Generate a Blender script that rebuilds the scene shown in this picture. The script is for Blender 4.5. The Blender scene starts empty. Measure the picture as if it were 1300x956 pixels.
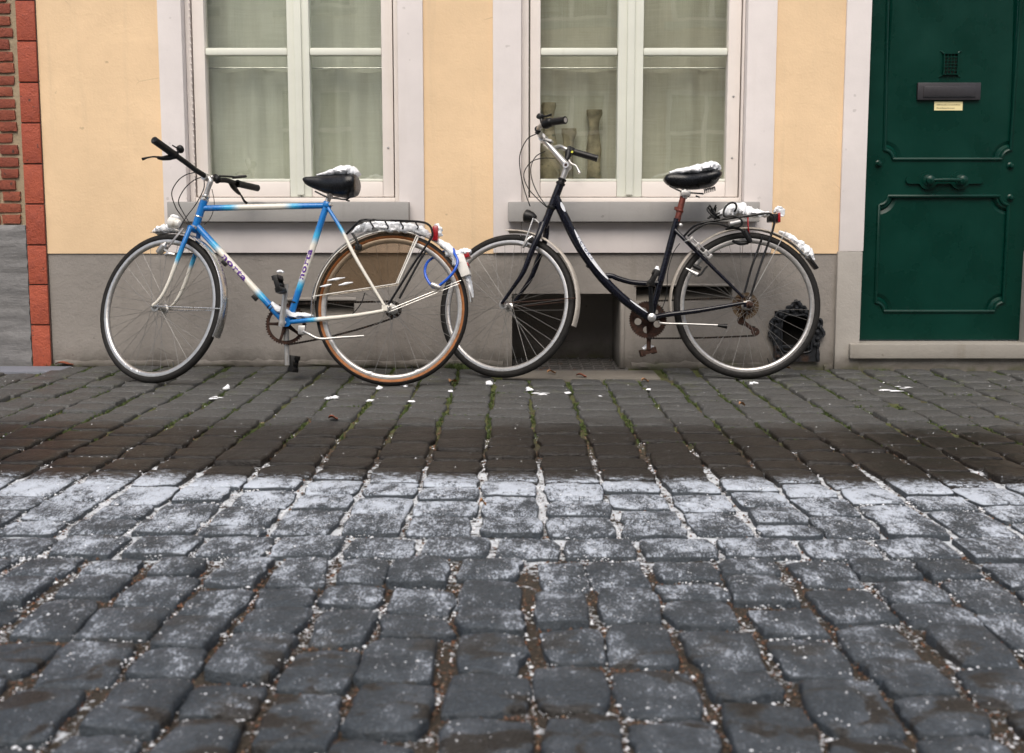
import bpy, bmesh, math, random
from mathutils import Vector, Matrix, noise
random.seed(7)
R_ = math.radians
V = Vector
scene = bpy.context.scene

# ---------------------------------------------------------------- camera
CAM_D, CAM_H, FPX = 5.42, 0.748, 1380.0
PITCH = math.atan(155 / FPX)
cam_data = bpy.data.cameras.new('camera')
cam = bpy.data.objects.new('camera', cam_data)
scene.collection.objects.link(cam)
cam.location = (0, -CAM_D, CAM_H)
cam.rotation_euler = (math.pi / 2 - PITCH, 0, 0)
cam_data.sensor_width = 36
cam_data.lens = 36 * FPX / 1300
cam_data.shift_y = -45 / 1300
cam_data.clip_end = 500
cam_data.dof.use_dof = True
cam_data.dof.focus_distance = 4.75
cam_data.dof.aperture_fstop = 5.0
scene.camera = cam

# ---------------------------------------------------------------- sky and sun (overcast winter day)
SUN_EL, SUN_AZ = R_(55), R_(188)
world = bpy.data.worlds.new('World')
scene.world = world
world.use_nodes = True
wn = world.node_tree
sky = wn.nodes.new('ShaderNodeTexSky')
sky.sky_type = 'NISHITA'
sky.sun_disc = False
sky.sun_elevation = SUN_EL
sky.sun_rotation = SUN_AZ
sky.air_density = 1.0
sky.dust_density = 4.0
hs = wn.nodes.new('ShaderNodeHueSaturation')
hs.inputs['Saturation'].default_value = 0.62
wn.links.new(sky.outputs[0], hs.inputs['Color'])
wn.links.new(hs.outputs[0], wn.nodes['Background'].inputs['Color'])
wn.nodes['Background'].inputs['Strength'].default_value = 0.12
sun_data = bpy.data.lights.new('sun', 'SUN')
sun_data.energy = 1.5
sun_data.angle = R_(48)
sun_data.color = (1.0, 0.91, 0.78)
sun = bpy.data.objects.new('sun', sun_data)
scene.collection.objects.link(sun)
sd = V((math.sin(SUN_AZ) * math.cos(SUN_EL), math.cos(SUN_AZ) * math.cos(SUN_EL), math.sin(SUN_EL)))
sun.rotation_euler = sd.to_track_quat('Z', 'Y').to_euler()
sun.location = (0, -4, 8)
scene.view_settings.view_transform = 'Standard'
scene.view_settings.look = 'None'
scene.view_settings.exposure = 0.60
scene.view_settings.gamma = 1.0

# ---------------------------------------------------------------- pixel -> world helpers
CP, SP = math.cos(PITCH), math.sin(PITCH)
CAM = V((0, -CAM_D, CAM_H))
def ray(px, py):
    a, b = (px - 650) / FPX, -(py - 433) / FPX
    return V((a, CP + b * SP, -SP + b * CP))
def W(px, py, y=0.0):
    r = ray(px, py); return CAM + r * ((y - CAM.y) / r.y)
def G(px, py, z=0.0):
    r = ray(px, py); return CAM + r * ((z - CAM.z) / r.z)
def on_plane(px, py, p0, n):
    r = ray(px, py); return CAM + r * ((p0 - CAM).dot(n) / r.dot(n))
def proj(p):
    d = p - CAM
    z = d.y * CP - d.z * SP; u = d.y * SP + d.z * CP
    return 650 + FPX * d.x / z, 433 - FPX * u / z
def sstep(a, b, x):
    t = max(0, min(1, (x - a) / (b - a))); return t * t * (3 - 2 * t)
def gz(x, y):
    return -0.0045 * max(-6, min(6, x)) + 0.008 * sstep(-0.6, 0, y)

# ---------------------------------------------------------------- mesh helpers
ORIGIN = {}
def link(o, parent=None):
    scene.collection.objects.link(o)
    if parent is not None:
        o.parent = parent
        ORIGIN[o.name] = ORIGIN[parent.name]
    return o
def tag(o, label=None, cat=None, group=None, kind=None):
    for k, v in (('label', label), ('category', cat), ('group', group), ('kind', kind)):
        if v: o[k] = v
    return o
def empty(name, loc, label, cat, group=None):
    o = bpy.data.objects.new(name, None)
    o.empty_display_size = 0.1
    scene.collection.objects.link(o)
    o.location = loc
    ORIGIN[o.name] = V(loc)
    return tag(o, label, cat, group)

class MB:
    def __init__(s): s.v, s.f, s.mi, s.col = [], [], [], []
    def add(s, vs, fs, mi=0, col=None):
        k = len(s.v)
        s.v += [V(p) for p in vs]
        s.col += (col if col else [(1, 1, 1)] * len(vs))
        for i, f in enumerate(fs):
            s.f.append([q + k for q in f]); s.mi.append(mi[i] if isinstance(mi, list) else mi)
        return s
    def box(s, a, b, mi=0):
        (x0, y0, z0), (x1, y1, z1) = a, b
        vs = [(x, y, z) for z in (z0, z1) for y in (y0, y1) for x in (x0, x1)]
        return s.add(vs, [(0, 2, 3, 1), (4, 5, 7, 6), (0, 1, 5, 4), (2, 6, 7, 3), (0, 4, 6, 2), (1, 3, 7, 5)], mi)
    def obox(s, c, ax, ay, az, mi=0):
        vs = [c + ax * i + ay * j + az * k for k in (-1, 1) for j in (-1, 1) for i in (-1, 1)]
        return s.add(vs, [(0, 2, 3, 1), (4, 5, 7, 6), (0, 1, 5, 4), (2, 6, 7, 3), (0, 4, 6, 2), (1, 3, 7, 5)], mi)
    def tube(s, pts, r, ns=10, closed=False, up=None, rb=None, mi=0, colf=None, nz=0.0):
        vs, fs, ts = sweep(pts, r, ns, closed, up, rb, nz)
        return s.add(vs, fs, mi, [colf(t) for t in ts] if colf else None)
    def lathe(s, prof, c, axis, n=24, mi=0, closed=False, ref=None, a0=0, a1=None):
        vs, fs, ms = lathe(prof, c, axis, n, mi, closed, ref, a0, a1)
        return s.add(vs, fs, ms)
    def build(s, name, mats, parent=None, smooth=40, bevel=0, attr=None, vfun=None):
        o0 = ORIGIN[parent.name] if parent is not None else V((0, 0, 0))
        me = bpy.data.meshes.new(name)
        me.from_pydata([p - o0 for p in s.v], [], s.f)
        for m in (mats if isinstance(mats, (list, tuple)) else [mats]): me.materials.append(m)
        me.polygons.foreach_set('material_index', s.mi)
        if any(c != (1, 1, 1) for c in s.col):
            ca = me.color_attributes.new('col', 'FLOAT_COLOR', 'POINT')
            ca.data.foreach_set('color', [q for c in s.col for q in (c[0], c[1], c[2], 1)])
        bm = bmesh.new(); bm.from_mesh(me)
        if bevel:
            bm.normal_update()
            es = [e for e in bm.edges if len(e.link_faces) == 2 and e.calc_face_angle(0) > 0.6]
            bmesh.ops.bevel(bm, geom=es, offset=bevel, segments=2, affect='EDGES', profile=0.6, clamp_overlap=True)
        bmesh.ops.recalc_face_normals(bm, faces=bm.faces)
        bm.to_mesh(me); bm.free()
        if smooth:
            me.shade_smooth(); me.set_sharp_from_angle(angle=R_(smooth))
        o = bpy.data.objects.new(name, me)
        if parent is None: ORIGIN[o.name] = V((0, 0, 0))
        return link(o, parent)

def cr(pts, n=6, closed=False):
    pts = [V(p) for p in pts]
    m = len(pts); out = []
    for i in range(m if closed else m - 1):
        if closed: p0, p1, p2, p3 = pts[i - 1], pts[i], pts[(i + 1) % m], pts[(i + 2) % m]
        else: p0, p1, p2, p3 = pts[max(i - 1, 0)], pts[i], pts[i + 1], pts[min(i + 2, m - 1)]
        for k in range(n):
            t = k / n
            out.append(0.5 * ((2 * p1) + (p2 - p0) * t + (2 * p0 - 5 * p1 + 4 * p2 - p3) * t * t + (3 * p1 - p0 - 3 * p2 + p3) * t ** 3))
    if not closed: out.append(pts[-1])
    return out
def interp(lst, t):
    if not isinstance(lst, (list, tuple)): return lst
    x = t * (len(lst) - 1); i = min(int(x), len(lst) - 2); return lst[i] + (lst[i + 1] - lst[i]) * (x - i)
def sweep(pts, r, ns=10, closed=False, up=None, rb=None, nz=0.0):
    pts = [V(p) for p in pts]; m = len(pts)
    L = [0]
    for i in range(1, m): L.append(L[-1] + (pts[i] - pts[i - 1]).length)
    tot = L[-1] or 1
    vs, ts, fr = [], [], None
    for i in range(m):
        a = pts[i - 1] if (i or closed) else pts[0]
        b = pts[(i + 1) % m] if (i < m - 1 or closed) else pts[-1]
        t = (b - a).normalized()
        if up is not None: n1 = (up - t * up.dot(t)).normalized()
        elif fr is None:
            h = V((0, 0, 1)) if abs(t.z) < 0.9 else V((1, 0, 0)); n1 = (h - t * h.dot(t)).normalized()
        else: n1 = (fr - t * fr.dot(t)).normalized()
        fr = n1; n2 = t.cross(n1)
        u = L[i] / tot
        r1 = interp(r, u); r2 = interp(rb, u) if rb is not None else r1
        for k in range(ns):
            an = 2 * math.pi * k / ns
            d = n1 * (math.cos(an) * r2) + n2 * (math.sin(an) * r1)
            if nz: d *= 1 + nz * noise.noise((pts[i] + d) * 45) + nz * 0.7 * noise.noise((pts[i] + d) * 110)
            vs.append(pts[i] + d); ts.append(u)
    fs = []
    for i in range(m if closed else m - 1):
        j = (i + 1) % m
        for k in range(ns):
            k2 = (k + 1) % ns
            fs.append((i * ns + k, i * ns + k2, j * ns + k2, j * ns + k))
    if not closed:
        fs.append(tuple(range(ns - 1, -1, -1))); fs.append(tuple((m - 1) * ns + k for k in range(ns)))
    return vs, fs, ts
def lathe(prof, c, axis, n=24, mi=0, closed=False, ref=None, a0=0, a1=None):
    axis = axis.normalized()
    h = ref if ref is not None else (V((0, 0, 1)) if abs(axis.z) < 0.9 else V((1, 0, 0)))
    e1 = (h - axis * h.dot(axis)).normalized(); e2 = axis.cross(e1)
    full = a1 is None
    steps = n if full else n + 1
    vs, fs, ms = [], [], []
    m = len(prof)
    for i in range(steps):
        an = a0 + (2 * math.pi if full else (a1 - a0)) * i / n
        d = e1 * math.cos(an) + e2 * math.sin(an)
        for (r, x) in prof: vs.append(c + d * r + axis * x)
    for i in range(n):
        j = (i + 1) % steps if full else i + 1
        for k in range(m if closed else m - 1):
            k2 = (k + 1) % m
            fs.append((i * m + k, j * m + k, j * m + k2, i * m + k2))
            ms.append(mi[k] if isinstance(mi, list) else mi)
    if not full and closed:
        fs.append(tuple(range(m))); ms.append(mi[0] if isinstance(mi, list) else mi)
        fs.append(tuple(n * m + k for k in range(m))[::-1]); ms.append(mi[0] if isinstance(mi, list) else mi)
    return vs, fs, ms
def poly_fill(outlines, y0, thick, mb, to3=lambda x, z, y: (x, y, z), mi=0):
    """extruded plate with holes; outlines = [outer, hole, ...] lists of (x, z)"""
    bm = bmesh.new()
    es = []
    for ol in outlines:
        vv = [bm.verts.new((p[0], p[1], 0)) for p in ol]
        es += [bm.edges.new((vv[i], vv[(i + 1) % len(vv)])) for i in range(len(vv))]
    bmesh.ops.triangle_fill(bm, edges=es, use_beauty=True)
    bm.verts.index_update()
    vs = [(v.co.x, v.co.y) for v in bm.verts]; fs = [[v.index for v in f.verts] for f in bm.faces]
    bm.free()
    mb.add([to3(x, z, y0) for x, z in vs], fs, mi)
    if thick:
        for ol in outlines:
            n = len(ol)
            mb.add([to3(x, z, y0) for x, z in ol] + [to3(x, z, y0 + thick) for x, z in ol],
                   [(i, (i + 1) % n, n + (i + 1) % n, n + i) for i in range(n)], mi)
    return mb
def wall_sheet(mb, x0, x1, z0, z1, y, holes, depth=0.12, mi=0):
    """front sheet of a wall with rectangular openings, every free edge returned by 'depth'"""
    xs = sorted({x0, x1, *[h[0] for h in holes], *[h[1] for h in holes]}); xs = [x for x in xs if x0 <= x <= x1]
    zs = sorted({z0, z1, *[h[2] for h in holes], *[h[3] for h in holes]}); zs = [z for z in zs if z0 <= z <= z1]
    def solid(i, j):
        if i < 0 or j < 0 or i >= len(xs) - 1 or j >= len(zs) - 1: return False
        cx, cz = (xs[i] + xs[i + 1]) / 2, (zs[j] + zs[j + 1]) / 2
        return not any(h[0] < cx < h[1] and h[2] < cz < h[3] for h in holes)
    for i in range(len(xs) - 1):
        for j in range(len(zs) - 1):
            if not solid(i, j): continue
            a, b, c, d = xs[i], xs[i + 1], zs[j], zs[j + 1]
            mb.add([(a, y, c), (b, y, c), (b, y, d), (a, y, d)], [(0, 1, 2, 3)], mi)
            if not solid(i - 1, j): mb.add([(a, y, c), (a, y, d), (a, y + depth, d), (a, y + depth, c)], [(0, 1, 2, 3)], mi)
            if not solid(i + 1, j): mb.add([(b, y, c), (b, y + depth, c), (b, y + depth, d), (b, y, d)], [(0, 1, 2, 3)], mi)
            if not solid(i, j - 1): mb.add([(a, y, c), (a, y + depth, c), (b, y + depth, c), (b, y, c)], [(0, 1, 2, 3)], mi)
            if not solid(i, j + 1): mb.add([(a, y, d), (b, y, d), (b, y + depth, d), (a, y + depth, d)], [(0, 1, 2, 3)], mi)
    return mb

# ---------------------------------------------------------------- materials
def lin(c):
    return tuple(((x / 255) / 12.92 if x / 255 <= 0.04045 else ((x / 255 + 0.055) / 1.055) ** 2.4) for x in c)
class NT:
    def __init__(s, name):
        s.m = bpy.data.materials.new(name); s.m.use_nodes = True
        s.t = s.m.node_tree; s.b = s.t.nodes['Principled BSDF']; s.out = s.t.nodes['Material Output']
    def n(s, typ, **kw):
        nd = s.t.nodes.new('ShaderNode' + typ)
        for k, v in kw.items():
            if k in ('operation', 'blend_type', 'data_type', 'noise_dimensions', 'feature', 'attribute_name', 'interpolation_type', 'clamp'): setattr(nd, k, v)
        return nd
    def set(s, sock, v):
        if isinstance(v, bpy.types.NodeSocket): s.t.links.new(v, sock)
        elif isinstance(v, (tuple, list)): sock.default_value = (*v, 1) if len(v) == 3 and sock.type == 'RGBA' else v
        elif sock.type == 'RGBA': sock.default_value = (v, v, v, 1)
        else: sock.default_value = v
    def pos(s): return s.n('NewGeometry').outputs['Position']
    def sep(s, v):
        nd = s.n('SeparateXYZ'); s.set(nd.inputs[0], v); return nd.outputs
    def math(s, op, a, b=0.0, c=None, clamp=False):
        nd = s.n('Math', operation=op); nd.use_clamp = clamp
        s.set(nd.inputs[0], a); s.set(nd.inputs[1], b)
        if c is not None: s.set(nd.inputs[2], c)
        return nd.outputs[0]
    def noise(s, vec, scale, detail=4, rough=0.55, dist=0.0):
        nd = s.n('TexNoise'); s.set(nd.inputs['Vector'], vec)
        nd.inputs['Scale'].default_value = scale; nd.inputs['Detail'].default_value = detail
        nd.inputs['Roughness'].default_value = rough; nd.inputs['Distortion'].default_value = dist
        return nd.outputs['Fac']
    def vscale(s, vec, sc, off=(0, 0, 0)):
        nd = s.n('Mapping'); s.set(nd.inputs[0], vec); nd.inputs['Scale'].default_value = sc; nd.inputs['Location'].default_value = off
        return nd.outputs[0]
    def step(s, v, a, b):
        nd = s.n('MapRange', interpolation_type='SMOOTHSTEP')
        s.set(nd.inputs['Value'], v); s.set(nd.inputs['From Min'], a); s.set(nd.inputs['From Max'], b)
        return nd.outputs[0]
    def maprange(s, v, a, b, c, d):
        nd = s.n('MapRange'); s.set(nd.inputs['Value'], v)
        for k, q in zip(('From Min', 'From Max', 'To Min', 'To Max'), (a, b, c, d)): s.set(nd.inputs[k], q)
        return nd.outputs[0]
    def mix(s, f, a, b, mode='MIX'):
        nd = s.n('Mix', data_type='RGBA', blend_type=mode)
        s.set(nd.inputs[0], f); s.set(nd.inputs[6], a); s.set(nd.inputs[7], b); return nd.outputs[2]
    def bump(s, h, strength=0.3, dist=0.01, nrm=None):
        nd = s.n('Bump'); s.set(nd.inputs['Height'], h); nd.inputs['Strength'].default_value = strength; nd.inputs['Distance'].default_value = dist
        if nrm is not None: s.set(nd.inputs['Normal'], nrm)
        return nd.outputs[0]
    def fin(s, col=None, rough=None, metal=None, normal=None, **kw):
        for k, v in (('Base Color', col), ('Roughness', rough), ('Metallic', metal), ('Normal', normal), *kw.items()):
            if v is not None: s.set(s.b.inputs[k], v)
        return s.m
def simple(name, col, rough=0.5, metal=0.0, var=0.12, sc=30, bump=0.0, dirt=None, coat=0.0, dsc=9, dth=(0.55, 0.7), spec=None):
    n = NT(name); p = n.pos()
    a = n.noise(p, sc, 5)
    c = n.mix(n.maprange(a, 0.3, 0.7, 0, 1), tuple(x * (1 - var) for x in col), tuple(min(1, x * (1 + var)) for x in col))
    rr = n.maprange(n.noise(p, sc * 2.3, 3), 0.3, 0.7, max(0.02, rough - 0.08), min(1, rough + 0.1))
    if dirt:
        c = n.mix(n.step(n.noise(p, dsc, 6, 0.65), *dth), c, dirt)
    nm = n.bump(n.noise(p, sc * 4, 4), bump, 0.004) if bump else None
    return n.fin(c, rr, metal, nm, **({'Coat Weight': coat} if coat else {}), **({'Specular IOR Level': spec} if spec is not None else {}))
M = {}
def plaster(name, col, stain, sc=1.0, bump=0.25, grime_h=0.0, speck=0.35, crack=0.0):
    n = NT(name); p = n.pos(); x, y, z = n.sep(p)
    big = n.noise(p, 1.3, 5, 0.6); mid = n.noise(p, 9, 6, 0.65); fine = n.noise(p, 90, 4, 0.6)
    c = n.mix(n.maprange(big, 0.35, 0.65, 0, 1), col, tuple(q * 0.87 for q in col))
    c = n.mix(n.maprange(mid, 0.45, 0.8, 0, 0.35), c, tuple(q * 0.8 for q in col))
    streak = n.noise(n.vscale(p, (14, 14, 0.9)), 1.0, 5, 0.6)
    c = n.mix(n.math('MULTIPLY', n.step(streak, 0.55, 0.78), 0.34), c, stain)
    crk = n.n('TexVoronoi', feature='DISTANCE_TO_EDGE'); crk.inputs['Scale'].default_value = 1.1
    n.set(crk.inputs['Vector'], n.mix(0.12, p, n.n('TexNoise').outputs['Color']))
    ck = n.math('MULTIPLY', n.math('SUBTRACT', 1.0, n.step(crk.outputs['Distance'], 0.0, 0.0035)), n.step(n.noise(p, 2.1, 3), 0.56, 0.62))
    if crack: c = n.mix(n.math('MULTIPLY', ck, crack), c, tuple(q * 0.5 for q in stain))
    sp = n.step(n.noise(p, 23, 2, 0.4), 0.74, 0.79)
    c = n.mix(n.math('MULTIPLY', sp, speck), c, tuple(q * 0.45 for q in stain))
    if grime_h:
        zz = n.math('ADD', z, n.math('MULTIPLY', n.math('SUBTRACT', n.noise(p, 6, 6, 0.7), 0.5), grime_h * 1.3))
        g = n.math('SUBTRACT', 1.0, n.step(zz, 0.0, grime_h))
        c = n.mix(n.math('MULTIPLY', g, 0.8), c, tuple(q * 0.42 for q in stain))
        gm = n.math('MULTIPLY', n.math('SUBTRACT', 1.0, n.step(zz, 0.0, grime_h * 0.35)), n.step(n.noise(p, 12, 4), 0.42, 0.6))
        c = n.mix(n.math('MULTIPLY', gm, 0.7), c, (0.06, 0.065, 0.025))
    h = n.math('ADD', n.math('MULTIPLY', mid, 1.0), n.math('MULTIPLY', fine, 0.35))
    h = n.math('ADD', h, n.math('MULTIPLY', n.noise(p, 3, 3), 2.0))
    return n.fin(c, n.maprange(fine, 0.3, 0.7, 0.78, 0.95), 0, n.bump(h, bump, 0.012))
M['cream'] = plaster('cream_plaster', (0.82, 0.60, 0.375), (0.58, 0.44, 0.29), bump=0.28, crack=0.3)
M['plinth'] = plaster('grey_plinth', (0.285, 0.262, 0.24), (0.155, 0.135, 0.112), bump=0.5, grime_h=0.13, speck=0.5, crack=0.35)
M['stone'] = plaster('painted_stone', (0.79, 0.735, 0.72), (0.62, 0.57, 0.53), bump=0.12, speck=0.3)
M['stonegrey'] = plaster('painted_stone_grey', (0.40, 0.375, 0.345), (0.22, 0.19, 0.155), bump=0.35, grime_h=0.10)
M['sill'] = plaster('grey_sill', (0.355, 0.345, 0.335), (0.2, 0.19, 0.17), bump=0.2)
M['step'] = plaster('blue_stone_step', (0.30, 0.28, 0.25), (0.16, 0.13, 0.09), bump=0.3)
M['slab'] = plaster('blue_slab', (0.17, 0.18, 0.215), (0.1, 0.1, 0.1), bump=0.3)
M['kerbslab'] = plaster('worn_slab', (0.155, 0.14, 0.12), (0.075, 0.065, 0.045), bump=0.5)
M['wood'] = plaster('white_window_paint', (0.82, 0.755, 0.71), (0.62, 0.56, 0.48), bump=0.05, speck=0.12)
M['sash'] = plaster('pale_sash_paint', (0.76, 0.775, 0.69), (0.6, 0.6, 0.5), bump=0.05, speck=0.1)
M['mortar'] = plaster('lime_mortar', (0.36, 0.285, 0.19), (0.2, 0.15, 0.1), bump=0.8)
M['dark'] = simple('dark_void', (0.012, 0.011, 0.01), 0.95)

def bluepaint():
    n = NT('slate_painted_render'); p = n.pos()
    a = n.noise(n.vscale(p, (6, 6, 30)), 1.0, 6, 0.65); b = n.noise(p, 30, 5)
    c = n.mix(n.maprange(a, 0.3, 0.7, 0, 1), (0.15, 0.147, 0.147), (0.20, 0.197, 0.198))
    return n.fin(c, n.maprange(b, 0.3, 0.7, 0.5, 0.75), 0, n.bump(n.math('ADD', a, b), 0.5, 0.010))
M['slatepaint'] = bluepaint()
def brickmat(name, c1, c2, c3, sc=1.0, rough=0.85):
    n = NT(name); p = n.pos()
    rnd = n.n('ObjectInfo').outputs['Random']
    a = n.noise(p, 22, 6, 0.7); b = n.noise(p, 120, 4)
    c = n.mix(rnd, c1, c2)
    c = n.mix(n.maprange(a, 0.45, 0.72, 0, 0.8), c, c3)
    c = n.mix(n.step(n.noise(p, 45, 3), 0.66, 0.75), c, (0.05, 0.03, 0.025))
    h = n.math('ADD', n.math('MULTIPLY', a, 1.5), n.math('MULTIPLY', b, 0.6))
    return n.fin(c, rough, 0, n.bump(h, 0.7, 0.008))
M['brick'] = brickmat('old_red_brick', (0.21, 0.048, 0.028), (0.29, 0.078, 0.042), (0.16, 0.045, 0.03))
M['terracotta'] = brickmat('painted_terracotta', (0.33, 0.064, 0.031), (0.39, 0.082, 0.040), (0.27, 0.056, 0.034), rough=0.7)

# ---- cobbles and joints
def snow_cover(n, p):
    """fall of dry snow: how much of the ground it hides, by place on the street"""
    x, y, z = n.sep(p)
    wob = n.math('MULTIPLY', n.math('SUBTRACT', n.noise(p, 5.5, 6, 0.7), 0.5), 0.17)
    ed = n.math('ADD', n.math('ADD', y, wob), n.math('MULTIPLY', n.math('MAXIMUM', x, 0.0), 0.03))
    return x, y, ed
def cobble():
    n = NT('wet_cobblestone'); p = n.pos(); x, y, ed = snow_cover(n, p)
    rnd = n.n('Attribute', attribute_name='rnd').outputs['Fac']
    nz = n.sep(n.n('NewGeometry').outputs['Normal'])[2]
    ed = n.math('ADD', ed, n.math('MULTIPLY', n.math('SUBTRACT', n.math('FRACT', n.math('MULTIPLY', rnd, 11.0)), 0.5), 0.10))
    a = n.noise(p, 11, 6, 0.65); b = n.noise(p, 75, 5, 0.6); sp = n.noise(p, 210, 3, 0.6)
    ramp = n.n('ValToRGB'); n.set(ramp.inputs[0], rnd)
    els = ramp.color_ramp.elements
    els[0].position = 0; els[0].color = (0.125, 0.128, 0.128, 1)
    els[1].position = 1; els[1].color = (0.185, 0.18, 0.165, 1)
    for ps, cc in ((0.22, (0.155, 0.155, 0.15)), (0.4, (0.185, 0.165, 0.14)), (0.55, (0.125, 0.135, 0.145)), (0.72, (0.165, 0.155, 0.14)), (0.86, (0.12, 0.125, 0.15)), (0.93, (0.17, 0.125, 0.11))):
        e = els.new(ps); e.color = (*cc, 1)
    c = ramp.outputs[0]
    tone = n.maprange(n.math('FRACT', n.math('MULTIPLY', rnd, 37.0)), 0, 1, 0.55, 1.25)
    c = n.mix(1.0, c, tone, 'MULTIPLY')
    c = n.mix(n.maprange(a, 0.3, 0.72, 0, 0.6), c, n.mix(1.0, c, (0.55, 0.53, 0.5), 'MULTIPLY'))
    c = n.mix(n.maprange(sp, 0.52, 0.75, 0, 0.5), c, (0.26, 0.26, 0.255))
    c = n.mix(n.maprange(b, 0.55, 0.75, 0, 0.35), c, (0.055, 0.055, 0.05))
    edg = n.n('Attribute', attribute_name='edg').outputs['Fac']; edv = n.n('Attribute', attribute_name='edv').outputs['Fac']
    rim = n.step(n.math('ADD', edg, n.math('MULTIPLY', n.math('SUBTRACT', n.noise(p, 40, 4, 0.7), 0.5), 0.16)), 0.90, 1.0)
    rim2 = n.step(n.math('ADD', edv, n.math('MULTIPLY', n.math('SUBTRACT', n.noise(p, 30, 4, 0.7), 0.5), 0.2)), 0.80, 0.97)
    rim = n.math('MAXIMUM', rim, n.math('MULTIPLY', rim2, n.step(y, -2.8, -2.2)))
    c = n.mix(n.math('MULTIPLY', rim, 0.78), c, (0.020, 0.019, 0.014))
    # moss film near the house
    ms = n.math('MULTIPLY', n.step(y, -1.3, -0.2), n.step(n.noise(p, 7, 5, 0.7), 0.52, 0.68))
    c = n.mix(n.math('MULTIPLY', ms, 0.45), c, (0.075, 0.085, 0.03))
    # melted, wet strip
    w1 = n.math('SUBTRACT', 1.0, n.step(n.math('ADD', ed, n.math('MULTIPLY', n.math('SUBTRACT', a, 0.5), 0.35)), -1.72, -1.36))
    w2 = n.step(n.math('ADD', ed, n.math('MULTIPLY', n.math('SUBTRACT', n.math('ADD', n.noise(n.vscale(p, (1, 1.6, 1)), 46, 4, 0.7), n.noise(p, 260, 3, 0.8)), 1.0), 0.38)), -2.43, -2.36)
    wet = n.math('MULTIPLY', w1, w2)
    pt = n.math('MULTIPLY', n.math('SUBTRACT', 1.0, n.step(y, -3.75, -3.35)), n.step(n.noise(n.vscale(p, (1, 1.7, 1)), 6.5, 4, 0.55, 0.6), 0.54, 0.61))
    wetall = n.math('MAXIMUM', wet, n.math('MULTIPLY', pt, 0.8))
    c = n.mix(wetall, c, n.mix(1.0, c, (0.15, 0.115, 0.095), 'MULTIPLY'))
    # snow dust
    band = n.math('SUBTRACT', 1.0, w2)
    lvl = n.math('ADD', n.maprange(y, -2.60, -3.05, 0.56, 0.52), n.maprange(y, -2.40, -2.66, 0.10, 0.0))
    lvl2 = n.maprange(y, -3.05, -3.9, 0.015, 0.13)
    lvl = n.math('SUBTRACT', lvl, lvl2)
    big = n.noise(n.vscale(p, (1, 0.62, 1)), 10, 4, 0.6)
    gr = n.noise(n.vscale(p, (1, 0.45, 1)), 240, 3, 0.8)
    md = n.noise(n.vscale(p, (1, 0.5, 1)), 60, 4, 0.7)
    f = n.math('ADD', n.math('ADD', n.math('MULTIPLY', big, 0.55), n.math('MULTIPLY', md, 0.40)), n.math('MULTIPLY', gr, 0.62))
    er = n.math('MULTIPLY', n.step(n.math('ADD', edv, n.math('MULTIPLY', n.math('SUBTRACT', md, 0.5), 0.3)), 0.84, 0.98), n.step(n.noise(p, 8, 3), 0.40, 0.56))
    f = n.math('ADD', f, n.math('MULTIPLY', er, 0.42))
    th = n.math('SUBTRACT', 1.225, n.math('MULTIPLY', lvl, 0.92))
    sn = n.math('MULTIPLY', n.step(f, th, n.math('ADD', th, 0.13)), band)
    film = n.math('MULTIPLY', n.math('MULTIPLY', n.step(big, 0.42, 0.66), band), n.maprange(y, -2.4, -3.2, 0.20, 0.10))
    film = n.math('MULTIPLY', film, n.maprange(n.noise(p, 150, 3, 0.7), 0.42, 0.58, 0.30, 1.25))
    far = n.math('MULTIPLY', n.step(n.math('ADD', n.noise(p, 130, 2, 0.5), n.math('MULTIPLY', big, 0.12)), 0.80, 0.83), 0.8)
    sn = n.math('MAXIMUM', n.math('MAXIMUM', sn, film), far)
    sn = n.math('MULTIPLY', sn, n.step(nz, 0.45, 0.8))
    sn = n.math('MULTIPLY', sn, n.math('SUBTRACT', 1.0, n.math('MULTIPLY', pt, 0.9)))
    sn = n.math('MULTIPLY', sn, 0.88)
    blue = n.math('MULTIPLY', band, n.math('SUBTRACT', 1.0, pt))
    c = n.mix(blue, c, n.mix(1.0, c, (0.60, 0.73, 0.90), 'MULTIPLY'))  # bluish sky sheen painted into the stone colour across the snow band
    c = n.mix(sn, c, (0.56, 0.615, 0.70))
    r = n.maprange(b, 0.3, 0.7, 0.40, 0.62)
    r = n.mix(wetall, r, n.maprange(a, 0.3, 0.7, 0.28, 0.45))
    r = n.mix(sn, r, 0.85)
    h = n.math('ADD', n.math('ADD', n.math('MULTIPLY', a, 1.6), n.math('MULTIPLY', b, 0.6)), n.math('ADD', n.math('MULTIPLY', sp, 0.25), n.math('MULTIPLY', sn, 0.25)))
    return n.fin(c, r, 0, n.bump(h, 0.85, 0.008), **{'Specular IOR Level': 0.32})
M['cobble'] = cobble()
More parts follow.
